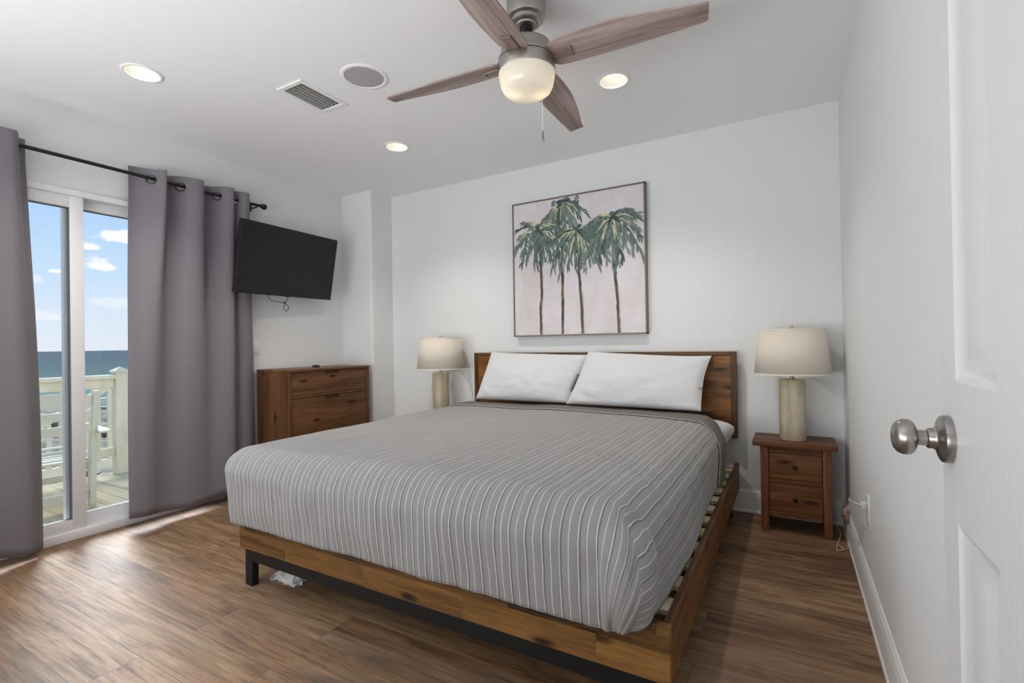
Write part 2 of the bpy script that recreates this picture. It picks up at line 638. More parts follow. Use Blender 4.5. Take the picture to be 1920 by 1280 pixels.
base = t.ramp(t.math('ADD', t.math('MULTIPLY', heather, 0.6), t.math('MULTIPLY', heather2, 0.4)), [(0.35, srgb(108, 107, 107)), (0.65, srgb(154, 153, 153))])
c = t.mix(t.math('MULTIPLY', seam, 0.55), base, srgb(88, 86, 85))
c = t.mix(line, c, srgb(212, 211, 208))
t.l.new(c, b.inputs['Base Color'])
wr = t.noise(t.mapping(uv, (14, 5, 1)), 1.0, 3.0, 0.55, 0.6)
hgt = t.math('ADD', t.math('MULTIPLY', seam, -1.0), t.math('ADD', t.math('MULTIPLY', line, 0.25), t.math('MULTIPLY', wr, 1.6)))
hgt = t.math('ADD', hgt, t.math('MULTIPLY', heather, 0.15))
t.l.new(t.bump(hgt, 0.55, 0.005), b.inputs['Normal'])
b.inputs['Sheen Weight'].default_value = 0.25
# its reverse side
M_back, t, b = mat('quilt_reverse', srgb(118, 113, 111), 0.9, 0, 0.15)
uv = t.new('ShaderNodeUVMap', uv_map='cloth').outputs[0]
sp = t.new('ShaderNodeSeparateXYZ')
t.l.new(uv, sp.inputs[0])
hn = t.noise(t.mapping(uv, (400, 900, 1)), 1.0, 3.0, 0.7)
base = t.ramp(hn, [(0.35, srgb(106, 102, 100)), (0.65, srgb(134, 129, 126))])
ph = t.math('FRACT', t.math('DIVIDE', t.math('ADD', sp.outputs[0], 10.0), 0.0272 * 2))
sm = t.mapr(t.math('ABSOLUTE', t.math('SUBTRACT', ph, 0.36)), 0.012, 0.06, 1.0, 0.0)
t.l.new(t.mix(t.math('MULTIPLY', sm, 0.35), base, srgb(88, 82, 80)), b.inputs['Base Color'])
t.l.new(t.bump(t.math('ADD', t.math('MULTIPLY', sm, -1.0), hn), 0.4, 0.003), b.inputs['Normal'])
M_thread_d, t, b = mat('dark_stitch', srgb(62, 60, 60), 0.9)
M_thread_w, t, b = mat('white_stitch', srgb(215, 213, 206), 0.9)

# lamp ceramic
M_ceramic, t, b = mat('washed_column', srgb(196, 180, 146), 0.6)
co = obj_co(t)
n = t.noise(t.mapping(co, (14, 14, 3)), 1.0, 5.0, 0.65)
n2 = t.noise(t.mapping(co, (90, 90, 9)), 1.0, 3.0, 0.6)
c = t.ramp(t.math('ADD', t.math('MULTIPLY', n, 0.7), t.math('MULTIPLY', n2, 0.3)), [(0.36, srgb(168, 154, 126)), (0.5, srgb(198, 185, 154)), (0.62, srgb(206, 200, 186))])
t.l.new(c, b.inputs['Base Color'])
t.l.new(t.bump(n2, 0.2, 0.003), b.inputs['Normal'])
M_brass, t, b = mat('aged_brass', (0.45, 0.33, 0.17), 0.4, 0.9)

# tv
M_tvscreen, t, b = mat('tv_screen', (0.013, 0.013, 0.0135), 0.32, 0, 0.30)
M_tvcase, t, b = mat('tv_casing', (0.012, 0.012, 0.012), 0.4)


def emit(name, color, strength):
    m = bpy.data.materials.new(name)
    m.use_nodes = True
    t = NT(m.node_tree)
    b = t.n['Principled BSDF']
    b.inputs['Base Color'].default_value = (0.8, 0.8, 0.8, 1)
    b.inputs['Emission Color'].default_value = (*color, 1)
    b.inputs['Emission Strength'].default_value = strength
    return m


M_lens = emit('downlight_lens', (1.0, 0.89, 0.64), 2.2)
M_white, t, b = mat('white_enamel', (0.85, 0.85, 0.84), 0.35)
M_grille, t, b = mat('speaker_grille', srgb(172, 168, 170), 0.6)
co = obj_co(t)
vo = t.new('ShaderNodeTexVoronoi')
vo.inputs['Scale'].default_value = 400
t.l.new(co, vo.inputs['Vector'])
t.l.new(t.bump(vo.outputs['Distance'], 0.5, 0.001), b.inputs['Normal'])

# ------------------------------------------------------------------ room shell
o = obj('floor', nbox((XL - 0.16, YS - 0.1, -0.12), (XR + 0.12, YB + 0.12, 0.0)), M_floor, smooth=False)
struct(o)

# ceiling with openings for the cans and the air register
VENT = (-2.325, 1.655, -2.175, 1.910)


def ceiling_mesh():
    bm = bmesh.new()
    es = []

    def loop(pts):
        vs = [bm.verts.new((x, y, H)) for x, y in pts]
        for a, b in zip(vs, vs[1:] + vs[:1]):
            es.append(bm.edges.new((a, b)))
    loop([(XL - 0.15, YS - 0.1), (XR + 0.1, YS - 0.1), (XR + 0.1, YB + 0.1), (XL - 0.15, YB + 0.1)])
    for cx, cy in DOWN:
        loop([(cx + 0.072 * math.cos(2 * PI * i / 48), cy + 0.072 * math.sin(2 * PI * i / 48)) for i in range(48)])
    loop([(VENT[0], VENT[1]), (VENT[2], VENT[1]), (VENT[2], VENT[3]), (VENT[0], VENT[3])])
    bmesh.ops.triangle_fill(bm, use_beauty=True, edges=es)
    return bm


struct(obj('ceiling', ceiling_mesh(), M_ceil, smooth=False))

DY0, DY1, DZ = 0.17, 2.005, 1.985        # patio door opening in the left wall
bm = bmesh.new()
box(bm, (XL - 0.15, YS, 0), (XL, DY0, H))
box(bm, (XL - 0.15, DY1, 0), (XL, YB + 0.1, H))
box(bm, (XL - 0.15, DY0, DZ), (XL, DY1, H))
struct(obj('wall_left', bm, M_wall, smooth=False))
struct(obj('wall_back', nbox((XL, YB, 0), (XR, YB + 0.1, H)), M_wall, smooth=False))
struct(obj('wall_right', nbox((XR, YS, 0), (XR + 0.1, YB + 0.1, H)), M_wall, smooth=False))
struct(obj('wall_front', nbox((XL, YS - 0.1, 0), (XR, YS, H)), M_wall, smooth=False))
# column in the corner, its arris rounded (bullnose)
poly = [(XL, YC), (XC - 0.02, YC)] + [(XC - 0.02 + 0.02 * math.sin(a), YC + 0.02 - 0.02 * math.cos(a)) for a in [PI / 2 * i / 6 for i in range(1, 7)]] + [(XC, YB), (XL, YB)]
struct(obj('wall_column', prism(bmesh.new(), poly, 'Z', 0, H), M_wall))

BB = [(0, 0), (0.019, 0), (0.019, 0.012), (0.014, 0.018), (0.014, 0.098), (0.0125, 0.108), (0.010, 0.116), (0.010, 0.124), (0.006, 0.132), (0.003, 0.140), (0, 0.140)]
bm = prism(bmesh.new(), [(XR - a, b) for a, b in BB], 'Y', YS, YB)
struct(obj('baseboard_right', bm, M_trim, angle=25))
bm = prism(bmesh.new(), [(YB - a, b) for a, b in BB], 'X', XC, XR - 0.019)
struct(obj('baseboard_back', bm, M_trim, angle=25))
bm = prism(bmesh.new(), [(XL + a, b) for a, b in BB], 'Y', DY1 + 0.02, YC)
struct(obj('baseboard_left', bm, M_trim, angle=25))
bm = prism(bmesh.new(), [(XC + a, b) for a, b in BB], 'Y', YC, YB - 0.019)
struct(obj('baseboard_column', bm, M_trim, angle=25))

# ------------------------------------------------------------------ sliding patio door
XF = -3.525                                # room face of the frame
door2 = bpy.data.objects.new('door_2', None)
COL.objects.link(door2)
door2.location = (XF, (DY0 + DY1) / 2, 0)
struct(door2, 'white sliding glass patio door opening onto the deck', 'door')
bm = bmesh.new()
box(bm, (XF - 0.14, DY0, DZ - 0.035), (XF, DY1, DZ - 0.002), 0.002)
box(bm, (XF - 0.14, DY0, 0.001), (XF, DY1, 0.052), 0.003)
box(bm, (XF - 0.14, DY0, 0.05), (XF, DY0 + 0.035, DZ - 0.03), 0.002)
box(bm, (XF - 0.14, DY1 - 0.035, 0.05), (XF, DY1 - 0.001, DZ - 0.03), 0.002)
obj('frame', bm, M_vinyl, door2)


def sash(name, x1, y0, y1, z0, z1, st0, st1, top, bot, glass_x):
    bm = bmesh.new()
    x0 = x1 - 0.042
    box(bm, (x0, y0, z0), (x1, y0 + st0, z1), 0.003)
    box(bm, (x0, y1 - st1, z0), (x1, y1, z1), 0.003)
    box(bm, (x0, y0 + st0 - 0.002, z1 - top), (x1, y1 - st1 + 0.002, z1), 0.003)
    box(bm, (x0, y0 + st0 - 0.002, z0), (x1, y1 - st1 + 0.002, z0 + bot), 0.003)
    s = obj(name, bm, M_vinyl, door2)
    bm = bmesh.new()
    g = 0.0025
    a, b, c, d = y0 + st0, y1 - st1, z0 + bot, z1 - top
    for lo, hi in (((x0 + 0.004, a - 0.001, c), (x1 - 0.004, a + g, d)), ((x0 + 0.004, b - g, c), (x1 - 0.004, b + 0.001, d)), ((x0 + 0.004, a, d - g), (x1 - 0.004, b, d + 0.001)), ((x0 + 0.004, a, c - 0.001), (x1 - 0.004, b, c + g))):
        box(bm, lo, hi)
    obj('gasket', bm, M_gasket, s, smooth=False)
    obj('glass_pane', nbox((glass_x - 0.003, a, c), (glass_x + 0.003, b, d)), M_glass, s, smooth=False)
    return s


sash('sliding_panel', XF - 0.012, DY0 + 0.04, 1.222, 0.048, 1.952, 0.065, 0.064, 0.07, 0.068, XF - 0.045)
sash('fixed_panel', XF - 0.075, 1.150, DY1 - 0.036, 0.048, 1.952, 0.064, 0.065, 0.055, 0.07, XF - 0.105)

# ------------------------------------------------------------------ curtains, rod
ROD_X, ROD_Z = -3.46, 2.140


def curtain(name, top, bot, ztop, zbot, label, rings):
    bm = bmesh.new()
    T = spline([(x, y, 0) for y, x in top], 10)
    B = spline([(x, y, 0) for y, x in bot], 10)
    n = len(T)
    rows = []
    seedo = len(name) + top[0][0] * 3
    S = [0.0022 * j for j in range(26)] + [0.0572 + (1 - 0.0572) * j / 44 for j in range(1, 45)]
    nz = len(S) - 1
    for j in range(nz + 1):
        s = S[j]
        ss = max(0.0, (s - 0.045) / 0.955) ** 0.62
        ss = ss * ss * (3 - 2 * ss)
        row = []
        for i in range(n):
            fb = i * (len(B) - 1) / (n - 1)
            ib = min(len(B) - 2, int(fb))
            bi = B[ib].lerp(B[ib + 1], fb - ib)
            p = T[i].lerp(bi, ss)
            zt = ztop + 0.0025 * math.sin(i * 0.13)
            zb = zbot(p.y)
            z = zt + (zb - zt) * s
            q = Vector((p.x, p.y * 1.0, z))
            wv = noise.noise(Vector((q.y * 4.0, z * 1.6, seedo))) * 0.012 * min(1, s * 2.5)
            q.x += wv
            q.x = max(q.x, XL + 0.012 if not (DY0 < q.y < DY1) else XL + 0.04)
            row.append(q)
        rows.append(row)
    V = [[rows[j][i] for j in range(nz + 1)] for i in range(n)]
    grid(bm, V)
    dead = [f for f in bm.faces if any((f.calc_center_median() - Vector((ROD_X, y, ROD_Z - 0.008))).length < 0.0265 for y, _ in rings)]
    bmesh.ops.delete(bm, geom=dead, context='FACES')
    o = obj(name, bm, M_curtain, angle=60)
    at_base(o, (ROD_X, (top[0][0] + top[-1][0]) / 2, zbot(top[0][0])))
    md = o.modifiers.new('thick', 'SOLIDIFY')
    md.thickness = 0.0022
    md.offset = 0
    tag(o, label, 'curtain')
    # metal eyelets
    for y, tilt in rings:
        bm = bmesh.new()
        seg, R, r = 28, 0.0275, 0.0040
        ring = []
        for k in range(seg):
            a = 2 * PI * k / seg
            ring.append([Vector((0, (R + r * math.cos(c)) * math.cos(a), (R + r * math.cos(c)) * math.sin(a))) + Vector((r * 1.3 * math.sin(c), 0, 0)) for c in [2 * PI * q / 8 for q in range(8)]])
        vv = [[bm.verts.new(p) for p in rr] for rr in ring]
        for k in range(seg):
            for q in range(8):
                bm.faces.new((vv[k][q], vv[(k + 1) % seg][q], vv[(k + 1) % seg][(q + 1) % 8], vv[k][(q + 1) % 8]))
        bm.transform(Matrix.Translation((ROD_X, y, ROD_Z - 0.008)) @ Matrix.Rotation(tilt, 4, 'Z'))
        obj('grommet', bm, M_ring, o)
    # stitched heading line
    bm = bmesh.new()
    zl = ztop - 0.085
    s = (zl - ztop) / (zbot(1.5) - ztop)
    ss = 0.0
    pts = []
    for i in range(n):
        p = T[i]
        pts.append((max(p.x, XL + 0.012) + 0.0008, p.y, zl))
    tube(bm, pts, 0.0012, 4)
    obj('heading_seam', bm, M_curtain, o)
    return o


rx = ROD_X
top = [(1.432, rx - .050), (1.465, rx - .048), (1.500, rx - .032), (1.535, rx), (1.565, rx + .030), (1.588, rx + .048), (1.602, rx + .044), (1.609, rx + .01), (1.615, rx - .030), (1.635, rx - .046), (1.668, rx - .034), (1.705, rx), (1.742, rx + .034), (1.785, rx + .054), (1.822, rx + .050), (1.834, rx + .02), (1.842, rx - .025), (1.865, rx - .046), (1.902, rx - .034), (1.940, rx), (1.972, rx + .032), (2.005, rx + .050), (2.030, rx + .046), (2.038, rx + .012), (2.043, rx - .022), (2.052, rx - .012), (2.066, rx + .002), (2.090, rx + .030), (2.118, rx + .046), (2.150, rx + .035), (2.180, rx - .025), (2.200, rx - .06)]
bot = [(1.385, rx + .020), (1.405, rx + .034), (1.430, rx + .042), (1.465, rx + .050), (1.500, rx + .050), (1.530, rx + .042), (1.560, rx + .036), (1.590, rx + .034), (1.620, rx + .036), (1.660, rx + .042), (1.700, rx + .048), (1.740, rx + .050), (1.780, rx + .050), (1.820, rx + .046), (1.855, rx + .042), (1.890, rx + .044), (1.930, rx + .050), (1.970, rx + .054), (2.000, rx + .052), (2.020, rx + .040), (2.034, rx + .012), (2.044, rx - .022), (2.058, rx - .036), (2.080, rx - .028), (2.110, rx - .010), (2.150, rx - .006), (2.190, rx - .022), (2.225, rx - .045)]


def hem_r(y):
    return 0.050 + 0.010 * math.sin((y - 1.36) * 13.0) + max(0, 1.47 - y) * 0.12


curtain('curtain', top, bot, 2.200, hem_r, 'gray blackout curtain hanging between the patio door glass and the television', [(1.535, -0.80), (1.705, -0.75), (1.940, -0.75), (2.064, -0.72), (1.6105, 1.42), (1.838, 1.36), (2.0402, 1.42), (2.168, 1.1)])
top = [(0.30, rx - .045), (0.36, rx), (0.42, rx + .05), (0.49, rx + .045), (0.53, rx - .03), (0.58, rx - .045), (0.64, rx), (0.70, rx + .05), (0.78, rx + .055), (0.86, rx + .058), (0.905, rx + .050), (0.925, rx + .015), (0.935, rx - .030), (0.950, rx - .045), (0.968, rx - .048)]
bot = [(0.30, rx - .03), (0.38, rx + .01), (0.45, rx + .045), (0.52, rx + .040), (0.57, rx + .00), (0.62, rx - .005), (0.68, rx + .02), (0.74, rx + .050), (0.80, rx + .058), (0.86, rx + .060), (0.91, rx + .062), (0.95, rx + .060), (0.975, rx + .045), (0.995, rx + .025), (1.008, rx + .005)]


def hem_l(y):
    return 0.026 + max(0, 0.93 - y) * 0.22 + 0.004 * math.sin(y * 25)


curtain('curtain', top, bot, 2.195, hem_l, 'gray blackout curtain cut off by the picture edge, beside the sliding panel', [(0.36, -0.7), (0.64, -0.7), (0.5145, 1.05), (0.928, 1.3)])

rod = obj('curtain_rod', tube(bmesh.new(), [(ROD_X, 0.05, ROD_Z), (ROD_X, 2.262, ROD_Z)], 0.0105, 20), M_rod)
at_base(rod, (ROD_X, 1.1, ROD_Z))
tag(rod, 'thin black metal curtain rod above the sliding patio door', 'curtain rod')
bm = lathe(bmesh.new(), [(0.0001, 2.258), (0.013, 2.258), (0.0135, 2.268), (0.0175, 2.271), (0.021, 2.280), (0.0215, 2.290), (0.019, 2.299), (0.012, 2.305), (0.0001, 2.306)], 24, (ROD_X, 0, ROD_Z), 'Y', False)
obj('finial', bm, M_rod, rod)
for y in (0.12, 2.232):
    bm = nbox((XL, y - 0.012, ROD_Z - 0.035), (XL + 0.006, y + 0.012, ROD_Z + 0.03), 0.002)
    tube(bm, spline([(XL + 0.004, y, ROD_Z - 0.01), (XL + 0.05, y, ROD_Z - 0.016), (ROD_X, y, ROD_Z - 0.013)], 5), 0.005, 8)
    obj('rod_bracket', bm, M_rod, rod)

# ------------------------------------------------------------------ ceiling fixtures
DL_LABEL = ['lit recessed ceiling downlight nearest the curtain rod and patio door', 'lit recessed ceiling downlight above the corner with dresser and column', 'lit recessed ceiling downlight right of the ceiling fan lamp']
for i, (cx, cy) in enumerate(DOWN):
    r = thing('recessed_downlight', DL_LABEL[i], 'ceiling light', (cx, cy, H), group='recessed downlights in the ceiling')
    bm = lathe(bmesh.new(), [(0.071, H - 0.001), (0.073, H - 0.005), (0.080, H - 0.006), (0.086, H - 0.004), (0.089, H - 0.0005)], 64, (cx, cy, 0), 'Z', False)
    obj('trim_ring', bm, M_white, r)
    bm = lathe(bmesh.new(), [(0.0715, H - 0.003), (0.068, H + 0.010), (0.060, H + 0.040), (0.056, H + 0.052)], 64, (cx, cy, 0), 'Z', False)
    obj('baffle', bm, M_white, r)
    bm = lathe(bmesh.new(), [(0.0001, H + 0.052), (0.057, H + 0.052), (0.062, H + 0.058)], 64, (cx, cy, 0), 'Z', False)
    obj('lens', bm, M_lens, r)
    light('downlight_lamp', 'SPOT', (cx, cy, H + 0.012), DOWN_W, WARM, 0.045, spot=math.radians(118))

# speaker
s = thing('ceiling_speaker', 'round gray in-ceiling speaker grille in a white ring', 'speaker', (-1.862, 1.787, H))
obj('bezel', lathe(bmesh.new(), [(0.096, H - 0.002), (0.098, H - 0.006), (0.104, H - 0.0075), (0.114, H - 0.006), (0.120, H - 0.0005)], 72, (-1.862, 1.787, 0), 'Z', False), M_white, s)
obj('grille', lathe(bmesh.new(), [(0.0001, H - 0.006), (0.06, H - 0.0055), (0.0965, H - 0.004), (0.097, H - 0.001)], 72, (-1.862, 1.787, 0), 'Z', False), M_grille, s)

# air register
vx0, vy0, vx1, vy1 = VENT
v = thing('ceiling_vent', 'white louvered rectangular air vent in the ceiling', 'vent', ((vx0 + vx1) / 2, (vy0 + vy1) / 2, H))
bm = bmesh.new()
e = 0.024
zf = H - 0.008
for lo, hi in (((vx0 - e, vy0 - e), (vx1 + e, vy0)), ((vx0 - e, vy1), (vx1 + e, vy1 + e)), ((vx0 - e, vy0), (vx0, vy1)), ((vx1, vy0), (vx1 + e, vy1))):
    box(bm, (*lo, zf), (*hi, H - 0.0005), 0.0015, 1)
obj('face_frame', bm, M_white, v)
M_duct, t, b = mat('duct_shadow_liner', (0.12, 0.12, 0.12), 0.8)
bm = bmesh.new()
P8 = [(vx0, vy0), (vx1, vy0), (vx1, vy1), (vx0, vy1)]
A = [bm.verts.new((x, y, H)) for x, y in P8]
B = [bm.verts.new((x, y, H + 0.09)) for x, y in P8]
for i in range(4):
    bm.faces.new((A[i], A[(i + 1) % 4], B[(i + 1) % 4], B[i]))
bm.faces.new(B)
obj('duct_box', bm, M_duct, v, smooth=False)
for k in range(6):
    x = vx0 + 0.012 + k * (vx1 - vx0 - 0.02) / 5.2
    bm = bmesh.new()
    c, sn = math.cos(1.05), math.sin(1.05)
    hw = 0.012
    pl = [(x + hw * c, H - 0.006), (x - hw * c, H - 0.006 + 2 * hw * sn), (x - hw * c + 0.0012, H - 0.0055 + 2 * hw * sn), (x + hw * c + 0.0012, H - 0.0055)]
    prism(bm, pl, 'Y', vy0 + 0.001, vy1 - 0.001)
    obj('louver', bm, M_white, v, smooth=False)

# ------------------------------------------------------------------ ceiling fan
FX, FY = -0.893, 1.715
fan = thing('ceiling_fan', 'brushed nickel ceiling fan with four gray wood blades and lit glass bowl', 'ceiling fan', (FX, FY, H))
C0 = (FX, FY, 0)
obj('canopy', lathe(bmesh.new(), [(0.076, H), (0.077, 2.405), (0.076, 2.365), (0.073, 2.357), (0.060, 2.352), (0.058, 2.340), (0.052, 2.335), (0.042, 2.333), (0.040, 2.326), (0.030, 2.322), (0.022, 2.321)], 64, C0, 'Z', False), M_nickel, fan)
obj('hanger_ball', lathe(bmesh.new(), [(0.0001, 2.345), (0.018, 2.338), (0.026, 2.325), (0.027, 2.316), (0.022, 2.304), (0.015, 2.297), (0.0135, 2.29), (0.0135, 2.252)], 32, C0, 'Z', False), M_black, fan)
obj('motor_housing', lathe(bmesh.new(), [(0.020, 2.262), (0.045, 2.262), (0.080, 2.258), (0.096, 2.248), (0.101, 2.235), (0.102, 2.205), (0.106, 2.199), (0.112, 2.196), (0.112, 2.188), (0.108, 2.186)], 72, C0, 'Z', False), M_nickel, fan)
obj('seam_gap', lathe(bmesh.new(), [(0.106, 2.188), (0.106, 2.182)], 72, C0, 'Z', True), M_slot, fan)
band = obj('light_kit_band', lathe(bmesh.new(), [(0.104, 2.184), (0.112, 2.184), (0.1135, 2.180), (0.1135, 2.142), (0.111, 2.137), (0.106, 2.136), (0.104, 2.140)], 72, C0, 'Z', False), M_nickel, fan)
# slotted keyhole fixing on the band
ang = math.radians(-142)
kc = Vector((FX + 0.1137 * math.cos(ang), FY + 0.1137 * math.sin(ang), 2.163))
bm = bmesh.new()
lathe(bm, [(0.0001, 0.0012), (0.0045, 0.0012), (0.0045, -0.001)], 16, (0, 0, 0), 'X', False)
bm.transform(Matrix.Translation(kc + Vector((0, 0, 0.010))) @ Matrix.Rotation(ang, 4, 'Z'))
b2 = nbox((-0.001, -0.0022, -0.016), (0.0010, 0.0022, 0.008))
b2.transform(Matrix.Translation(kc + Vector((0, 0, 0.003))) @ Matrix.Rotation(ang, 4, 'Z'))
me_t = bpy.data.meshes.new('t')
b2.to_mesh(me_t)
b2.free()
bm.from_mesh(me_t)
bpy.data.meshes.remove(me_t)
obj('band_slot', bm, M_slot, band)
# frosted bowl: lit by the bulbs inside, so it glows by itself
M_bowl = bpy.data.materials.new('frosted_bowl')
M_bowl.use_nodes = True
t = NT(M_bowl.node_tree)
t.n.remove(t.n['Principled BSDF'])
tl = t.new('ShaderNodeBsdfTranslucent')
tl.inputs[0].default_value = (0.93, 0.90, 0.82, 1)
df = t.new('ShaderNodeBsdfDiffuse')
df.inputs[0].default_value = (0.85, 0.83, 0.78, 1)
gs = t.new('ShaderNodeBsdfGlossy')
gs.inputs['Roughness'].default_value = 0.25
em = t.new('ShaderNodeEmission')
em.inputs[0].default_value = (1.0, 0.90, 0.74, 1)
em.inputs[1].default_value = 0.13
m1 = t.new('ShaderNodeMixShader')
m1.inputs[0].default_value = 0.4
t.l.new(tl.outputs[0], m1.inputs[1])
t.l.new(df.outputs[0], m1.inputs[2])
m2 = t.new('ShaderNodeMixShader')
m2.inputs[0].default_value = 0.05
t.l.new(m1.outputs[0], m2.inputs[1])
t.l.new(gs.outputs[0], m2.inputs[2])
a1 = t.new('ShaderNodeAddShader')
t.l.new(m2.outputs[0], a1.inputs[0])
t.l.new(em.outputs[0], a1.inputs[1])
t.l.new(a1.outputs[0], t.n['Material Output'].inputs[0])
prof = [(0.1105, 2.150), (0.1120, 2.138), (0.1120, 2.132), (0.1095, 2.120), (0.1070, 2.105), (0.1035, 2.090), (0.095, 2.072), (0.080, 2.060), (0.055, 2.053), (0.028, 2.050), (0.0001, 2.049)]
bowl = obj('glass_bowl', lathe(bmesh.new(), prof, 72, C0, 'Z', False), M_bowl, fan)
for k in range(2):
    a = math.radians(35 + 180 * k)
    light('fan_bulb', 'POINT', (FX + 0.05 * math.cos(a), FY + 0.05 * math.sin(a), 2.088), 0.07, (1.0, 0.80, 0.52), 0.016)


# blade: local +X outward from the hub
def blade_mesh():
    bm = bmesh.new()
    n = 26
    R0, R1 = 0.095, 0.668
    rows_t, rows_b = [], []
    lead, trail = [], []
    for i in range(n + 1):
        s = i / n
        x = R0 + (R1 - R0) * s
        root = min(1.0, s / 0.10)
        root = math.sqrt(max(0.0, 1 - (1 - root) ** 2))
        w_lead = 0.036 + 0.026 * root + 0.002 * math.sin(PI * min(1, s * 1.4)) - 0.016 * max(0, s - 0.45) ** 1.4 * 2.0
        w_tr = 0.034 + 0.026 * root + 0.012 * math.sin(PI * min(1, s * 1.15)) - 0.040 * max(0, s - 0.35) ** 1.5 * 1.6
        lead.append((x, w_lead))
        trail.append((x, -w_tr))
    # rounded tip corners
    x, yl = lead[-1]
    yt = trail[-1][1]
    lead[-1] = (x - 0.006, yl)
    trail[-1] = (x + 0.002, yt)
    poly = lead + [(x + 0.001, yl - 0.006), (x + 0.007, yt + 0.007)] + trail[::-1]
    top = [bm.verts.new((px, py, 0.0035)) for px, py in poly]
    btm = [bm.verts.new((px, py, -0.0035)) for px, py in poly]
    N = len(poly)
    for i in range(N):
        bm.faces.new((top[i], top[(i + 1) % N], btm[(i + 1) % N], btm[i]))
    bm.faces.new(top)
    bm.faces.new(btm)
    return bm


M_iron, t, b = mat('blade_iron_bronze', srgb(140, 120, 112), 0.5, 0.35)
first = None
for k in range(4):
    a = math.radians(4.0 + 90 * k)
    if first is None:
        bl = obj('blade', blade_mesh(), M_blade, fan, local=True, angle=30)
        bm = nbox((0.088, -0.022, -0.010), (0.190, 0.022, -0.0032), 0.003)
        box(bm, (0.180, -0.022, -0.0125), (0.190, 0.022, -0.0034), 0.002)
        ir = obj('blade_iron', bm, M_iron, bl, local=True)
        first = bl
    else:
        bl = copy_tree(first, fan)
    bl.matrix_local = Matrix.Translation((0, 0, 2.190 - H)) @ Matrix.Rotation(a, 4, 'Z') @ Matrix.Rotation(math.radians(-13), 4, 'X')
# pull chain with its little fob, hanging from the light kit rim
pcx, pcy = -0.866, 1.796
bm = tube(bmesh.new(), [(pcx, pcy, 2.140), (pcx, pcy, 1.935)], 0.0011, 6)
for i in range(44):
    bmesh.ops.create_icosphere(bm, subdivisions=1, radius=0.0019, matrix=Matrix.Translation((pcx, pcy, 2.138 - i * 0.0046)))
ch = obj('pull_chain', bm, M_plate, fan)
obj('chain_fob', lathe(bmesh.new(), [(0.0001, 1.938), (0.0035, 1.936), (0.0045, 1.930), (0.0045, 1.918), (0.0028, 1.916), (0.0055, 1.911), (0.006, 1.898), (0.004, 1.893), (0.0001, 1.892)], 16, (pcx, pcy, 0), 'Z', False), M_knob, ch)

# ------------------------------------------------------------------ television
tv = thing('television', 'black flat screen television tilted down on the wall above the dresser', 'television', (-3.329, 2.422, 1.713))
a_, b_, c_ = math.radians(5.6), math.radians(10.8), math.radians(0.7)
wv, nv, uv_ = Vector((0, 1, 0)), Vector((1, 0, 0)), Vector((0, 0, 1))
n2 = nv * math.cos(b_) - uv_ * math.sin(b_)
uu = uv_ * math.cos(b_) + nv * math.sin(b_)
w2 = wv * math.cos(c_) + uu * math.sin(c_)
u3 = uu * math.cos(c_) - wv * math.sin(c_)
Rz = Matrix.Rotation(a_, 3, 'Z')
w2, u3, n2 = Rz @ w2, Rz @ u3, Rz @ n2
tvm = Matrix((w2, u3, n2)).transposed()
tv.rotation_euler = tvm.to_euler()
W2, H2 = 0.445, 0.256
bm = nbox((-W2, -H2, -0.030), (W2, H2, -0.002), 0.003)
box(bm, (-0.26, -0.17, -0.058), (0.26, 0.15, -0.028), 0.012, 3)
case = obj('casing', bm, M_tvcase, tv, local=True)
bm = nbox((-W2 + 0.008, -H2 + 0.013, -0.0025), (W2 - 0.008, H2 - 0.008, -0.0008))
obj('screen', bm, M_tvscreen, tv, local=True, smooth=False)
bm = nbox((-0.018, -H2 - 0.004, -0.012), (0.018, -H2 + 0.002, -0.003), 0.002)
obj('sensor_bump', bm, M_tvcase, case, local=True)
# bracket back to the wall
inv = tv.rotation_euler.to_matrix().transposed()
wb = thing('wall_mount', 'black metal tilting mount between the wall and the television back', 'wall mount', (XL, 2.41, 1.70))
obj('wall_plate', nbox((XL + 0.0005, 2.32, 1.60), (XL + 0.012, 2.50, 1.83), 0.002), M_black, wb)
obj('arm', nbox((XL + 0.0125, 2.385, 1.69), (-3.402, 2.435, 1.735), 0.004), M_black, wb)
cab = [(-3.400, 2.255, 1.480), (-3.395, 2.275, 1.440), (-3.390, 2.310, 1.421), (-3.385, 2.370, 1.416), (-3.38, 2.412, 1.400), (-3.378, 2.428, 1.375), (-3.38, 2.412, 1.351), (-3.384, 2.392, 1.362), (-3.386, 2.395, 1.395), (-3.386, 2.412, 1.425), (-3.388, 2.428, 1.450), (-3.392, 2.438, 1.478)]
bm = tube(bmesh.new(), spline(cab, 6), 0.0026, 8)
box(bm, (-3.390, 2.388, 1.409), (-3.378, 2.404, 1.419), 0.002)
bm.transform(Matrix.Translation(-Vector(tv.location)))
bm.transform(inv.to_4x4())
obj('cable', bm, M_tvcase, tv, local=True)

# light switch half hidden by the curtain
sw = thing('light_switch', 'white light switch plate on the wall beside the gray curtain', 'light switch', (XL, 2.255, 1.08))
pl = obj('wall_plate', nbox((XL, 2.218, 1.022), (XL + 0.006, 2.292, 1.138), 0.0025), M_plate, sw)
obj('toggle', nbox((XL + 0.005, 2.238, 1.046), (XL + 0.009, 2.272, 1.114), 0.002), M_plate, sw)

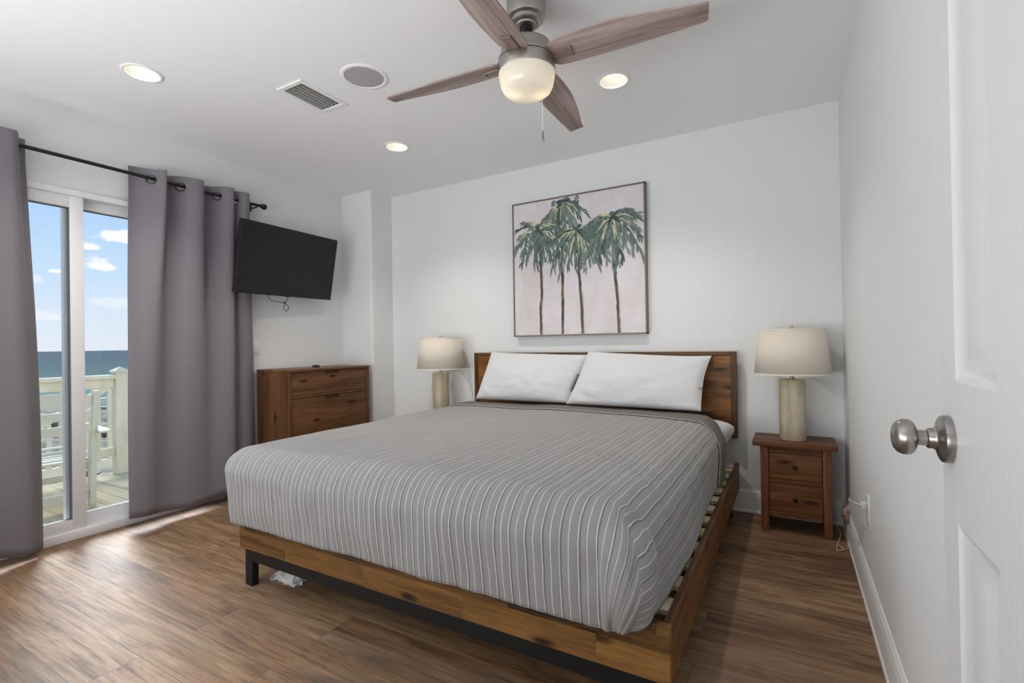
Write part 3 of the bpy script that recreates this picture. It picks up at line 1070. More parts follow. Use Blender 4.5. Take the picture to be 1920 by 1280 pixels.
# ------------------------------------------------------------------ dresser
DX0, DX1, DYa, DYb, DT = XL + 0.022, -3.150, 2.258, 3.030, 0.905
dr = thing('dresser', 'walnut brown wooden dresser with notched drawers in the corner under the television', 'dresser', ((DX0 + DX1) / 2, (DYa + DYb) / 2, 0))
TH = 0.020
obj('top', nbox((DX0, DYa - 0.004, DT - 0.018), (DX1 + 0.004, DYb + 0.004, DT), 0.002), M_walnut_y, dr)
for y in (DYa, DYb - TH):
    obj('side_panel', nbox((DX0, y, 0.10), (DX1, y + TH, DT - 0.018), 0.0012, 1), M_walnut_z, dr)
obj('back_panel', nbox((DX0 + 0.002, DYa + TH, 0.11), (DX0 + 0.010, DYb - TH, DT - 0.018)), M_walnut_z, dr, smooth=False)
zs = [0.115, 0.404, 0.695, 0.713, 0.887]
for z0, z1 in ((0.100, 0.118), (0.396, 0.412), (0.694, 0.712)):
    obj('shelf_rail', nbox((DX0 + 0.01, DYa + TH, z0), (DX1 - 0.002, DYb - TH, z1), 0.001, 1), M_walnut_e, dr)


def drawer_front(z0, z1):
    ya, yb = DYa + TH + 0.003, DYb - TH - 0.003
    c = (ya + yb) / 2 + 0.005
    hw, hd = 0.070, 0.026
    poly = [(ya, z0), (yb, z0), (yb, z1), (c + hw, z1), (c + hw, z1 - hd + 0.006), (c + hw - 0.006, z1 - hd), (c - hw + 0.006, z1 - hd), (c - hw, z1 - hd + 0.006), (c - hw, z1), (ya, z1)]
    bm = prism(bmesh.new(), poly, 'X', DX1 - 0.026, DX1 - 0.008)
    d = obj('drawer', bm, M_walnut_y, dr, smooth=False)
    bm = nbox((DX0 + 0.03, ya + 0.01, z0 + 0.01), (DX1 - 0.0265, yb - 0.01, z1 - 0.004))
    obj('drawer_box', bm, M_walnut_y, d, smooth=False)


drawer_front(0.7155, 0.884)
drawer_front(0.4155, 0.691)
drawer_front(0.1205, 0.393)
for x in (DX0 + 0.03, DX1 - 0.045):
    for y in (DYa + 0.03, DYb - 0.05):
        bm = bmesh.new()
        lathe(bm, [(0.012, 0.0), (0.019, 0.101)], 16, (x + 0.01, y + 0.01, 0))
        obj('leg', bm, M_walnut_e, dr)

# remote control on the dresser
rm = obj('remote_control', nbox((-0.019, -0.072, 0), (0.019, 0.072, 0.017), 0.006, 3), M_tvcase, local=True)
bm = bmesh.new()
for i in range(6):
    for j in range(3):
        box(bm, (-0.012 + j * 0.0085, -0.055 + i * 0.018, 0.0165), (-0.006 + j * 0.0085, -0.046 + i * 0.018, 0.0185), 0.0008, 1)
obj('buttons', bm, M_slot, rm, local=True)
rm.location = (-3.365, 2.66, DT)
rm.rotation_euler = (0, 0, math.radians(62))
tag(rm, 'small black remote control lying on the dresser top', 'remote control')

# ------------------------------------------------------------------ painting
PX0, PX1, PZ0, PZ1 = -1.879, -0.842, 1.124, 2.158
pt = thing('painting', 'square framed painting of four palm trees above the headboard', 'painting', ((PX0 + PX1) / 2, YB, (PZ0 + PZ1) / 2))
M_pframe, t, b = mat('champagne_frame', srgb(112, 104, 94), 0.45, 0.35)
bm = bmesh.new()
fw, fy0, fy1 = 0.010, YB - 0.048, YB - 0.004
for lo, hi in (((PX0, PZ0), (PX1, PZ0 + fw)), ((PX0, PZ1 - fw), (PX1, PZ1)), ((PX0, PZ0), (PX0 + fw, PZ1)), ((PX1 - fw, PZ0), (PX1, PZ1))):
    box(bm, (lo[0], fy0, lo[1]), (hi[0], fy1, hi[1]), 0.001, 1)
obj('frame', bm, M_pframe, pt)
M_canvas, t, b = mat('painted_canvas', srgb(216, 208, 211), 0.8)
co = obj_co(t)
n = t.noise(t.mapping(co, (3, 3, 1.2)), 1.5, 4.0, 0.6, 0.5)
n2 = t.noise(t.mapping(co, (14, 14, 40)), 1.0, 3.0)
c = t.ramp(t.math('ADD', t.math('MULTIPLY', n, 0.75), t.math('MULTIPLY', n2, 0.25)), [(0.32, srgb(208, 197, 199)), (0.5, srgb(217, 210, 213)), (0.68, srgb(224, 221, 226))])
t.l.new(c, b.inputs['Base Color'])
t.l.new(t.bump(n2, 0.2, 0.002), b.inputs['Normal'])


def paint(name, c):
    m, t, b = mat(name, c, 0.7)
    co = obj_co(t)
    n = t.noise(t.mapping(co, (40, 40, 25)), 1.0, 4.0, 0.6)
    t.l.new(t.ramp(n, [(0.35, tuple(k * 0.75 for k in c)), (0.65, tuple(min(1, k * 1.2) for k in c))]), b.inputs['Base Color'])
    return m


PAINTS = [paint('paint_green', srgb(92, 112, 106)), paint('paint_deep_green', srgb(68, 86, 82)), paint('paint_sage', srgb(120, 136, 128)), paint('paint_cream', srgb(208, 204, 166)), paint('paint_umber', srgb(92, 80, 68)), paint('paint_dark', srgb(58, 62, 62)), paint('paint_taupe', srgb(138, 120, 104)), paint('paint_blush', srgb(216, 208, 211))]
bm = nbox((PX0 + fw - 0.001, YB - 0.042, PZ0 + fw - 0.001), (PX1 - fw + 0.001, YB - 0.006, PZ1 - fw + 0.001))
YP = YB - 0.042
rs = random.Random(11)
lay = [0]
CX0, CX1, CZ0, CZ1 = PX0 + fw + 0.003, PX1 - fw - 0.003, PZ0 + fw, PZ1 - fw - 0.001


def stroke(pts, wid, mi, taper=True):
    """a dab of paint: a thin ribbon just proud of the canvas"""
    lay[0] += 1
    y = YP - 0.0006 - 0.0000035 * lay[0]
    n = len(pts)
    L, R = [], []
    for i, (x, z) in enumerate(pts):
        a = pts[max(0, i - 1)]
        b = pts[min(n - 1, i + 1)]
        d = Vector((b[0] - a[0], b[1] - a[1]))
        if d.length < 1e-6:
            d = Vector((0, -1))
        d.normalize()
        s = i / (n - 1)
        ww = wid * ((0.35 + 0.65 * math.sin(PI * min(1, 0.15 + s * 0.85)) ** 0.7) if taper else 1.0) * (1 + 0.25 * (rs.random() - 0.5))
        cl = lambda px, pz: (min(CX1, max(CX0, px)), y, min(CZ1, max(CZ0, pz)))
        L.append(bm.verts.new(cl(x - d.y * ww / 2, z + d.x * ww / 2)))
        R.append(bm.verts.new(cl(x + d.y * ww / 2, z - d.x * ww / 2)))
    for i in range(n - 1):
        try:
            f = bm.faces.new((L[i], L[i + 1], R[i + 1], R[i]))
            f.material_index = mi
        except ValueError:
            pass


def dab(cx, cz, r, mi):
    """a ragged patch of paint"""
    lay[0] += 1
    y = YP - 0.0006 - 0.0000035 * lay[0]
    n = 11
    vs = []
    sx, sz = rs.uniform(0.7, 1.2), rs.uniform(0.8, 1.5)
    for i in range(n):
        a = 2 * PI * i / n
        q = r * rs.uniform(0.55, 1.2)
        vs.append(bm.verts.new((min(CX1, max(CX0, cx + q * sx * math.cos(a))), y, min(CZ1, max(CZ0, cz + q * sz * math.sin(a))))))
    f = bm.faces.new(vs)
    f.material_index = mi


def trunk(pts, wid):
    sp = spline([(x, 0, z) for x, z in pts], 6)
    P = [(p.x + rs.uniform(-.002, .002), p.z) for p in sp]
    stroke(P, wid, 5, False)
    stroke([(x + wid * 0.25, z) for x, z in P], wid * 0.45, 7, False)
    for i in range(0, len(P) - 3, 2):
        o = rs.uniform(-0.25, 0.3) * wid
        stroke([(x + o, z) for x, z in P[i:i + 4]], wid * rs.uniform(0.3, 0.6), rs.choice([5, 6, 7, 6]))


def frond(cx, cz, ang, L, droop, mi, wid=0.012):
    """a palm frond: a curved rib with hanging leaflets"""
    P = []
    for i in range(8):
        s = i / 7
        P.append((cx + math.cos(ang) * L * s, cz + math.sin(ang) * L * s - droop * s * s * L))
    stroke(P, wid, mi)
    for i in range(2, 8):
        x, z = P[i]
        for q in range(2):
            a = ang + rs.uniform(-0.5, 0.5) - (0.9 if math.cos(ang) > 0 else -0.9) * rs.uniform(0.3, 1.0)
            l = L * rs.uniform(0.16, 0.34)
            mm = rs.choice([mi, mi, mi, 1, 3])
            stroke([(x, z), (x + math.cos(a) * l * 0.5, z + math.sin(a) * l * 0.5 - l * 0.1), (x + math.cos(a) * l, z + math.sin(a) * l - l * 0.42)], wid * rs.uniform(0.6, 1.1), mm)


def crown(cx, cz, R, angs, n, droop, hang, cream, wid=0.011):
    for i in range(18):
        a = rs.uniform(-PI, 0.2)
        q = R * rs.uniform(0.1, 0.62)
        dab(cx + q * math.cos(a) * 1.05, cz + q * math.sin(a) * 0.8, R * rs.uniform(0.10, 0.20), rs.choice([1, 1, 2, 3]))
    for i in range(hang):
        a = rs.uniform(-2.55, -0.6)
        x, z = cx + rs.uniform(-.35, .35) * R, cz - rs.uniform(-0.05, .15) * R
        l = R * rs.uniform(0.45, 0.95)
        stroke([(x, z), (x + math.cos(a) * l * .4, z + math.sin(a) * l * .5), (x + math.cos(a) * l * .62, z + math.sin(a) * l)], wid * rs.uniform(0.8, 1.7), rs.choice([1, 2, 2, 3, 1]))
    for i in range(n):
        s = (i + rs.random() * 0.7) / n
        a = angs[0] + (angs[1] - angs[0]) * s
        frond(cx + rs.uniform(-.012, .012), cz + rs.uniform(-.012, .012), a, R * rs.uniform(0.75, 1.05), droop * rs.uniform(0.6, 1.3), rs.choice([1, 1, 2, 3, 1]), wid)
    for i in range(cream):
        a = rs.uniform(angs[0], angs[1])
        l = R * rs.uniform(0.3, 0.6)
        r0 = R * rs.uniform(0.05, 0.35)
        x, z = cx + math.cos(a) * r0, cz + math.sin(a) * r0
        stroke([(x, z), (x + math.cos(a) * l * .5, z + math.sin(a) * l * .5), (x + math.cos(a) * l, z + math.sin(a) * l - l * 0.35)], wid * rs.uniform(0.4, 0.8), rs.choice([4, 4, 4, 3]))
    for i in range(cream // 2):
        x, z = cx + rs.uniform(-.7, .7) * R, cz + rs.uniform(-.7, .35) * R
        stroke([(x, z), (x + .008, z - .01), (x + .012, z - .026)], 0.012, 8)
    for i in range(5):
        a = rs.uniform(0, 2 * PI)
        stroke([(cx, cz), (cx + math.cos(a) * R * .15, cz + math.sin(a) * R * .15), (cx + math.cos(a) * R * .3, cz + math.sin(a) * R * .3 - .01)], wid, rs.choice([6, 2]))


trunk([(-1.462, 1.95), (-1.462, 1.80), (-1.467, 1.694), (-1.461, 1.531), (-1.461, 1.327), (-1.467, PZ0 + .012)], 0.022)
crown(-1.455, 2.118, 0.185, (-3.0, 0.0), 16, 0.45, 26, 8, 0.017)
trunk([(-1.640, 1.90), (-1.636, 1.816), (-1.636, 1.586), (-1.633, 1.44), (-1.644, 1.336), (-1.642, PZ0 + .012)], 0.021)
trunk([(-1.335, 1.86), (-1.326, 1.69), (-1.328, 1.56), (-1.313, 1.369), (-1.307, PZ0 + .012)], 0.021)
trunk([(-1.075, 1.90), (-1.071, 1.809), (-1.064, 1.654), (-1.061, 1.557), (-1.044, 1.354), (-1.038, PZ0 + .012)], 0.022)
crown(-1.655, 1.930, 0.205, (-4.2, 0.7), 24, 0.40, 22, 18, 0.014)
crown(-1.339, 1.890, 0.205, (-3.6, 0.85), 22, 0.62, 24, 18, 0.014)
crown(-1.075, 1.950, 0.205, (-3.75, 0.85), 20, 0.66, 24, 14, 0.018)
obj('canvas', bm, [M_canvas] + PAINTS, pt, smooth=False)

# ------------------------------------------------------------------ bed
BX0, BX1 = -2.198, -0.287
BF, BH = 1.313, 3.285           # foot face, head end of rails
RT, RB = 0.318, 0.163
bed = thing('bed', 'brown wooden platform bed with black metal base and plank headboard', 'bed', ((BX0 + BX1) / 2, (BF + BH) / 2, 0))
obj('footboard', nbox((BX0, BF, RB), (BX1, BF + 0.024, RT), 0.0015, 1), M_acacia_x, bed)
for x in (BX0, BX1 - 0.022):
    obj('side_rail', nbox((x, BF + 0.0245, RB), (x + 0.022, BH, RT), 0.0015, 1), M_acacia_y, bed)
hb0, hb1, hz0, hz1 = -2.236, -0.292, 0.465, 1.001
hy0, hy1 = 3.288, 3.325
hb = obj('headboard', nbox((hb0 + 0.03, hy0 + 0.006, hz0 + 0.005), (hb1 - 0.03, hy1, hz1 - 0.018), 0.001, 1), M_acacia_h, bed)
for x in (hb0, hb1 - 0.034):
    obj('headboard_stile', nbox((x, hy0, hz0), (x + 0.034, hy1, hz1), 0.002, 1), M_acacia_z, hb)
obj('headboard_top', nbox((hb0 + 0.0345, hy0, hz1 - 0.022), (hb1 - 0.0345, hy1, hz1), 0.002, 1), M_acacia_t, hb)
for x in (-1.95, -0.60):
    obj('headboard_post', nbox((x, hy1 + 0.001, 0.0), (x + 0.07, hy1 + 0.022, 0.93)), M_black, hb, smooth=False)
i = 0
while True:
    y = 3.17 - 0.155 * i
    if y < 1.40:
        break
    obj('slat', nbox((BX0 + 0.023, y - 0.038, 0.284), (BX1 - 0.023, y + 0.038, 0.302), 0.002, 1), M_slat, bed)
    i += 1
for x in (BX0 + 0.0225, BX1 - 0.0445):
    obj('slat_ledge', nbox((x, BF + 0.03, 0.258), (x + 0.022, BH - 0.01, 0.2835)), M_acacia_y, bed, smooth=False)
bm = bmesh.new()
lx0, lx1 = BX0 + 0.036, BX1 - 0.036
ly0, ly1 = BF + 0.004, BH - 0.05
tz0, tz1 = 0.112, RB - 0.0005
box(bm, (lx0, ly0, tz0), (lx1, ly0 + 0.04, tz1), 0.002, 1)
box(bm, (lx0, ly1 - 0.04, tz0), (lx1, ly1, tz1), 0.002, 1)
box(bm, (lx0, ly0 + 0.0405, tz0), (lx0 + 0.04, ly1 - 0.0405, tz1), 0.002, 1)
box(bm, (lx1 - 0.04, ly0 + 0.0405, tz0), (lx1, ly1 - 0.0405, tz1), 0.002, 1)
obj('metal_base', bm, M_black, bed)
for x in (lx0, lx1 - 0.05):
    for y in (ly0, ly1 - 0.032):
        obj('leg', nbox((x, y, 0), (x + 0.05, y + 0.032, tz0 - 0.0005), 0.0015, 1), M_black, bed)
obj('leg', nbox(((lx0 + lx1) / 2, 2.2, 0), ((lx0 + lx1) / 2 + 0.04, 2.24, 0.28), 0.0015, 1), M_black, bed)

# mattress under a white fitted sheet; its head corner shows beside the quilt
bm = bmesh.new()
MX0, MX1, MY0, MY1, MZ0, MZ1 = -2.165, -0.390, 1.395, 3.275, 0.304, 0.578
nx, ny = 40, 40
box(bm, (MX0, MY0, MZ0), (MX1, MY1, MZ1), 0.085, 6)
bmesh.ops.subdivide_edges(bm, edges=[e for e in bm.edges if e.calc_length() > 0.3], cuts=16, use_grid_fill=True)
for v in bm.verts:
    if v.co.x > MX1 - 0.08 and v.co.y > 3.09:
        k = min(1, (v.co.y - 3.09) / 0.07) * max(0, min(1, (3.29 - v.co.y) / 0.06))
        g = max(0.0, 1 - abs(v.co.z - 0.545) / 0.16)
        v.co.x += 0.12 * k * g * min(1, (v.co.x - MX1 + 0.08) / 0.08)
        v.co.z += 0.022 * k * g
mt = obj('mattress', bm, M_sheet, angle=70)
at_base(mt, ((MX0 + MX1) / 2, (MY0 + MY1) / 2, MZ0))
tag(mt, 'white sheeted mattress corner showing beside the quilt below the headboard', 'mattress')

# ---- quilt: cloth coordinates (a across, b along) draped over the mattress block
QX0, QX1 = -2.300, -0.343       # outer faces of the hanging sides
QF = 1.256                      # outer face of the foot drop
QR = 0.115                      # edge roll radius
QZ = 0.612
AX0, AX1, BY0 = QX0 + QR, QX1 - QR, QF + QR
SR, SL, SF = PI / 2 * QR + 0.183, PI / 2 * QR + 0.20, PI / 2 * QR + 0.209


def head_edge(a):
    return 3.130 - 0.05 * max(0, (a + 1.2) / 0.8) ** 2 - 0.10 * max(0.0, min(1.0, (a - AX1 + 0.05) / 0.35))


def edge_roll(s, r):
    """arc length past the edge -> (outward, down)"""
    q = PI * r / 2
    if s < q:
        return r * math.sin(s / r), r * (1 - math.cos(s / r))
    return r, r + (s - q)


def quilt_point(a, b, lift=0.0):
    da = max(0.0, a - AX1)
    dl = max(0.0, AX0 - a)
    db = max(0.0, BY0 - b)
    side = da if da > 0 else dl
    sg = 1 if da > 0 else -1
    cx = min(max(a, AX0), AX1)
    cy = max(b, BY0)
    S = SR if da > 0 else SL
    if side > 0 and db > 0:
        th = math.atan2(side, db)
        smax = min(SF / max(1e-6, math.cos(th)), S / max(1e-6, math.sin(th)))
        L = SF + (S - SF) * (math.sin(th) ** 2) + (0.012 * math.sin(2 * th) - 0.034 * math.exp(-((th - 1.15) / 0.27) ** 2) if sg > 0 else -0.02 * math.sin(2 * th))
        s = math.hypot(side, db) / smax * L
        out, down = edge_roll(s, QR)
        k = max(0.0, (s - 0.10) / 0.28)
        if sg > 0:
            out += 0.006 * k * math.sin(th * 13.0 + 1.0) * math.sin(2 * th) ** 0.5 + (0.22 * k * (1 - k) + 0.010 * k) * math.sin(2 * th)
            out -= 0.020 * k * k * math.cos(th) ** 2
        else:
            out -= (0.020 * math.cos(th) ** 2 + 0.05 * math.sin(th) ** 2 + 0.03 * math.sin(2 * th)) * k * k
        x = cx + sg * out * math.sin(th)
        y = cy - out * math.cos(th)
    elif side > 0:
        out, down = edge_roll(side, QR)
        if sg < 0:
            out -= 0.05 * max(0.0, (side - 0.10) / 0.28) ** 2
        if sg > 0:
            out += 0.025 * max(0.0, min(1.0, (side - 0.12) / 0.2)) * math.exp(-((b - 1.80) / 0.42) ** 2)
        x, y = cx + sg * out, cy
    elif db > 0:
        out, down = edge_roll(db, QR)
        out -= 0.020 * max(0.0, (db - 0.10) / 0.28) ** 2
        x, y = cx, cy - out
    else:
        x, y, down = a, b, 0.0
    z = QZ - down
    # soft crown of the bedding and lazy undulations
    u = (a + 1.29) / 0.95
    groove = 0.0
    if -1.0 < a < 0.0 and b < 2.6:
        for off in (0.0, 0.045):
            gd_ = math.hypot((a + 0.80) * 1.05, b - 1.40) - 0.50 + off
            ga = math.atan2(b - 1.40, a + 0.80)
            groove += math.exp(-(gd_ / 0.011) ** 2) * max(0.0, math.sin(min(PI, max(0.0, (ga + 0.1) * 1.7))))
    top = max(0.0, 1 - down / 0.12)
    z -= 0.006 * groove * top
    z += top * (0.014 * (1 - min(1, u * u)) + 0.007 * noise.noise(Vector((a * 2.1, b * 1.7, 3.1))) + 0.0025 * noise.noise(Vector((a * 9, b * 5, 1.7))))
    side_n = (1 - top) * (0.010 * noise.noise(Vector((a * 6.5, b * 6.5, 8.2))) + 0.004 * noise.noise(Vector((a * 21, b * 9, 2.2))))
    if db > 0:
        y -= side_n + 0.004 * (1 - top)
    if side > 0:
        x += sg * side_n * 0.6
    ridge = 0.0022 * abs(math.sin(PI * (a + 10 - 0.0196) / 0.0544)) ** 0.7
    zt = ridge + lift
    if top > 0.3:
        z += zt
    else:
        if db >= side and db > 0:
            y -= zt
        elif side > 0:
            x += sg * zt
    return Vector((x, y, z))


def quilt_grid(a0, a1, na, b0f, b1f, nb, lift=0.0):
    pts, uvs = [], []
    for i in range(na + 1):
        a = a0 + (a1 - a0) * i / na
        ra, ru = [], []
        for j in range(nb + 1):
            b0, b1 = b0f(a), b1f(a)
            b = b0 + (b1 - b0) * j / nb
            ra.append(quilt_point(a, b, lift(a, j / nb) if callable(lift) else lift))
            ru.append((a, b))
        pts.append(ra)
        uvs.append(ru)
    return pts, uvs


bm = bmesh.new()
pts, uvs = quilt_grid(AX0 - SL, AX1 + SR, 300, lambda a: BY0 - SF, head_edge, 170)
grid(bm, pts, uvs)
q = obj('quilt', bm, M_quilt, angle=80)
at_base(q, (-1.29, 2.2, 0.6))
md = q.modifiers.new('thick', 'SOLIDIFY')
md.thickness = 0.008
md.offset = -1
tag(q, 'gray quilt with thin white stripes spread over the bed', 'quilt')


def band_front(a):
    return head_edge(a) - 0.185 - 0.03 * max(0.0, min(1.0, (a + 1.8) / 1.2))


bm = bmesh.new()
pts, uvs = quilt_grid(AX0 - SL + 0.006, AX1 + SR + 0.004, 200, band_front, lambda a: head_edge(a) + 0.012, 14, lambda a, s: 0.011 * min(1, s / 0.1) ** 0.5 + 0.003 if s < 0.93 else 0.014 - 0.016 * (s - 0.93) / 0.07)
grid(bm, pts, uvs)
bd = obj('folded_band', bm, M_back, q, angle=80)
bd['label'] = 'plain taupe folded back edge of the quilt'
for off, m_, r_ in ((-0.010, M_thread_w, 0.0018), (-0.002, M_thread_d, 0.0034)):
    bm = bmesh.new()
    P = [quilt_point(a, band_front(a) + off, 0.008) for a in [AX0 - SL + 0.01 + (AX1 + SR - AX0 + SL - 0.02) * i / 160 for i in range(161)]]
    tube(bm, P, r_, 5)
    obj('stitching', bm, m_, q)


# ------------------------------------------------------------------ pillows
def pillow(label, corners, thick, seed, ear=None):
    """corners: bottom-left, bottom-right, top-right, top-left in room space (front of the seam plane)"""
    bl, br_, tr, tl_ = [Vector(c) for c in corners]
    nrm = (br_ - bl).cross(tl_ - bl).normalized()
    bm = bmesh.new()
    n = 36
    front, back = [], []
    for i in range(n + 1):
        f_, k_ = [], []
        for j in range(n + 1):
            s, t_ = i / n, j / n
            # edges pull in between the corners
            es, et = 0.007 * math.sin(PI * t_) ** 0.8, 0.016 * math.sin(PI * s) ** 0.8
            s2 = es + (1 - 2 * es) * s
            t2 = et + (1 - 2 * et) * t_
            if t2 < 0.5:
                t2 = t_ * 0.98 + 0.01 + (t2 - t_) * 0.3
            p = bl.lerp(br_, s2).lerp(tl_.lerp(tr, s2), t2)
            d = (max(0, math.sin(PI * s)) ** 0.42) * (max(0, math.sin(PI * min(1, t_ * 0.93 + 0.035))) ** 0.45 if 0 < j < n else 0)
            if i in (0, n):
                d = 0
            d *= 1 - 0.28 * t_
            wrk = 0.010 * noise.noise(Vector((s * 4 + seed, t_ * 3, seed))) + 0.006 * noise.noise(Vector((s * 11 + seed, t_ * 8, seed * 2)))
            crn = 0.012 * math.sin((s + t_) * 24 + seed) * max(0, 1 - math.hypot(s, t_) * 2.6) + 0.012 * math.sin((s - t_) * 26) * max(0, 1 - math.hypot(1 - s, 1 - t_) * 2.6)
            f_.append(p + nrm * (thick * 0.62 * d + (wrk + crn) * min(1, d * 1.3)))
            k_.append(p - nrm * (thick * 0.38 * d))
        front.append(f_)
        back.append(k_)
    grid(bm, front)
    grid(bm, [r[::-1] for r in back])
    bmesh.ops.remove_doubles(bm, verts=bm.verts, dist=0.0004)
    if ear is not None:
        for v in bm.verts:
            k = max(0.0, 1 - (v.co - tr).length / 0.16)
            v.co += Vector(ear) * k ** 1.5
    o = obj('pillow', bm, M_pillow, angle=85)
    at_base(o, (bl + br_) / 2)
    return tag(o, label, 'pillow')


pillow('white pillow leaning on the headboard on the side nearest the curtain', [(-2.090, 3.085, 0.652), (-1.342, 3.095, 0.653), (-1.222, 3.222, 0.985), (-2.035, 3.235, 1.008)], 0.16, 1.3)
pillow('white pillow leaning on the headboard on the side nearest the nightstand and outlet', [(-1.335, 3.065, 0.652), (-0.470, 3.065, 0.648), (-0.452, 3.235, 0.972), (-1.215, 3.190, 1.010)], 0.16, 4.2, (0.028, -0.02, 0.006))

# ------------------------------------------------------------------ nightstand, table lamp
NX, NYF, NTOP = 0.0075, 3.085, 0.506


def nightstand(label):
    r = thing('nightstand', label, 'nightstand', (NX, 3.21, 0), group=None)
    f = NYF
    back = 3.325
    x0, x1 = -0.160, 0.178
    obj('top', nbox((-0.198, f - 0.035, NTOP - 0.028), (0.207, back + 0.005, NTOP), 0.004, 2), M_rust_top, r)
    for x in (x0, x1 - 0.040):
        for y in (f, back - 0.040):
            obj('leg', nbox((x, y, 0), (x + 0.040, y + 0.040, NTOP - 0.0285), 0.003, 1), M_rust_z, r)
    for z0, z1 in ((0.440, NTOP - 0.029), (0.272, 0.296), (0.088, 0.118)):
        obj('front_rail', nbox((x0 + 0.0405, f + 0.006, z0), (x1 - 0.0405, f + 0.026, z1), 0.002, 1), M_rust_x, r)
    bm = bmesh.new()
    for x in (x0 + 0.008, x1 - 0.020):
        box(bm, (x, f + 0.0405, 0.088), (x + 0.012, back - 0.0405, NTOP - 0.029))
    box(bm, (x0 + 0.0405, back - 0.03, 0.088), (x1 - 0.0405, back - 0.018, NTOP - 0.029))
    box(bm, (x0 + 0.0405, f + 0.03, 0.090), (x1 - 0.0405, back - 0.031, 0.104))
    obj('carcass', bm, M_rust_z, r, smooth=False)
    for z0, z1, kz in ((0.298, 0.438, 0.370), (0.120, 0.270, 0.193)):
        d = obj('drawer', nbox((x0 + 0.043, f + 0.001, z0), (x1 - 0.043, f + 0.021, z1), 0.003, 2), M_rust_x, r)
        bm = lathe(bmesh.new(), [(0.0055, f + 0.002), (0.0055, f - 0.010), (0.0105, f - 0.013), (0.0115, f - 0.019), (0.008, f - 0.024), (0.0001, f - 0.0255)], 20, (NX + 0.002, 0, kz), 'Y', False)
        obj('knob', bm, M_black, d)
        obj('drawer_box', nbox((x0 + 0.06, f + 0.0275, z0 + 0.01), (x1 - 0.06, back - 0.05, z1 - 0.02)), M_rust_z, d, smooth=False)
    return r


ns = nightstand('rustic reddish brown two-drawer nightstand by the white wall with outlet')
ns2 = copy_tree(ns)
ns2.location = (-2.535, 3.205, 0)
ns2['label'] = 'rustic brown nightstand mostly hidden behind the bed beside the column'


def table_lamp(label, loc):
    r = thing('table_lamp', label, 'table lamp', loc)
    z0 = loc[2]
    obj('lamp_base', lathe(bmesh.new(), [(0.0001, z0), (0.064, z0), (0.067, z0 + 0.004), (0.067, z0 + 0.334), (0.065, z0 + 0.338), (0.020, z0 + 0.340), (0.0001, z0 + 0.340)], 56, (loc[0], loc[1], 0), 'Z', False), M_ceramic, r)
    bm = lathe(bmesh.new(), [(0.011, z0 + 0.339), (0.012, z0 + 0.352), (0.008, z0 + 0.356), (0.006, z0 + 0.42), (0.013, z0 + 0.425), (0.013, z0 + 0.475), (0.0001, z0 + 0.476)], 20, (loc[0], loc[1], 0), 'Z', False)
    tube(bm, spline([Vector(loc) + Vector(p) for p in ((0.0, 0, 0.40), (0.045, 0, 0.46), (0.05, 0, 0.54), (0.025, 0, 0.61), (0, 0, 0.622))], 5), 0.002, 6)
    tube(bm, spline([Vector(loc) + Vector(p) for p in ((0.0, 0, 0.40), (-0.045, 0, 0.46), (-0.05, 0, 0.54), (-0.025, 0, 0.61), (0, 0, 0.622))], 5), 0.002, 6)
    obj('socket_harp', bm, M_brass, r)
    zb, zt = z0 + 0.368, z0 + 0.622
    sh = obj('lamp_shade', lathe(bmesh.new(), [(0.1915, zb), (0.1665, zt)], 72, (loc[0], loc[1], 0), 'Z', False), M_shade, r)
    md = sh.modifiers.new('thick', 'SOLIDIFY')
    md.thickness = 0.003
    md.offset = -1
    bm = lathe(bmesh.new(), [(0.1922, zb), (0.1912, zb + 0.008)], 72, (loc[0], loc[1], 0), 'Z', False)
    obj('shade_binding', bm, M_shade2, sh)
    obj('shade_binding', lathe(bmesh.new(), [(0.1680, zt - 0.008), (0.1672, zt)], 72, (loc[0], loc[1], 0), 'Z', False), M_shade2, sh)
    bm = bmesh.new()
    for k in range(3):
        a = 2 * PI * k / 3 + 0.4
        tube(bm, [(loc[0], loc[1], zt - 0.003), (loc[0] + 0.165 * math.cos(a), loc[1] + 0.165 * math.sin(a), zt - 0.003)], 0.0016, 6)
    obj('shade_spider', bm, M_brass, sh)
    obj('finial', lathe(bmesh.new(), [(0.004, zt - 0.004), (0.006, zt + 0.002), (0.0105, zt + 0.004), (0.0105, zt + 0.018), (0.0085, zt + 0.021), (0.0001, zt + 0.022)], 24, (loc[0], loc[1], 0), 'Z', False), M_ceramic, r)
    return r


lampR = table_lamp('beige column table lamp with linen shade on the fully visible nightstand', (0.002, 3.178, NTOP))
lampL = copy_tree(lampR)
lampL.location = (-2.483, 3.165, NTOP)
lampL['label'] = 'beige column table lamp with linen shade between the dresser and the headboard'
lampL.rotation_euler = (0, 0, 1.1)

# lamp cord, outlet, plug with tag
XO = XR
out = thing('wall_outlet', 'white electrical outlet plate low on the wall by the nightstand', 'outlet', (XO, 2.37, 0.385))
obj('wall_plate', nbox((XO - 0.006, 2.334, 0.322), (XO, 2.406, 0.446), 0.0025, 2), M_plate, out)
for z in (0.362, 0.407):
    s_ = obj('socket', nbox((XO - 0.0085, 2.354, z - 0.016), (XO - 0.0055, 2.386, z + 0.016), 0.0012, 1), M_plate, out)
    bm = nbox((XO - 0.0088, 2.362, z - 0.002), (XO - 0.0084, 2.364, z + 0.009))
    box(bm, (XO - 0.0088, 2.375, z - 0.002), (XO - 0.0084, 2.377, z + 0.009))
    obj('slot', bm, M_slot, s_, smooth=False)
M_cord, t, b = mat('clear_white_cord', srgb(205, 202, 190), 0.4)
pg = thing('power_cord', 'white plugged-in lamp cord with a pink paper tag at the outlet', 'cord', (XO - 0.02, 2.39, 0.407))
bm = nbox((XO - 0.030, 2.358, 0.394), (XO - 0.0092, 2.382, 0.420), 0.004, 2)
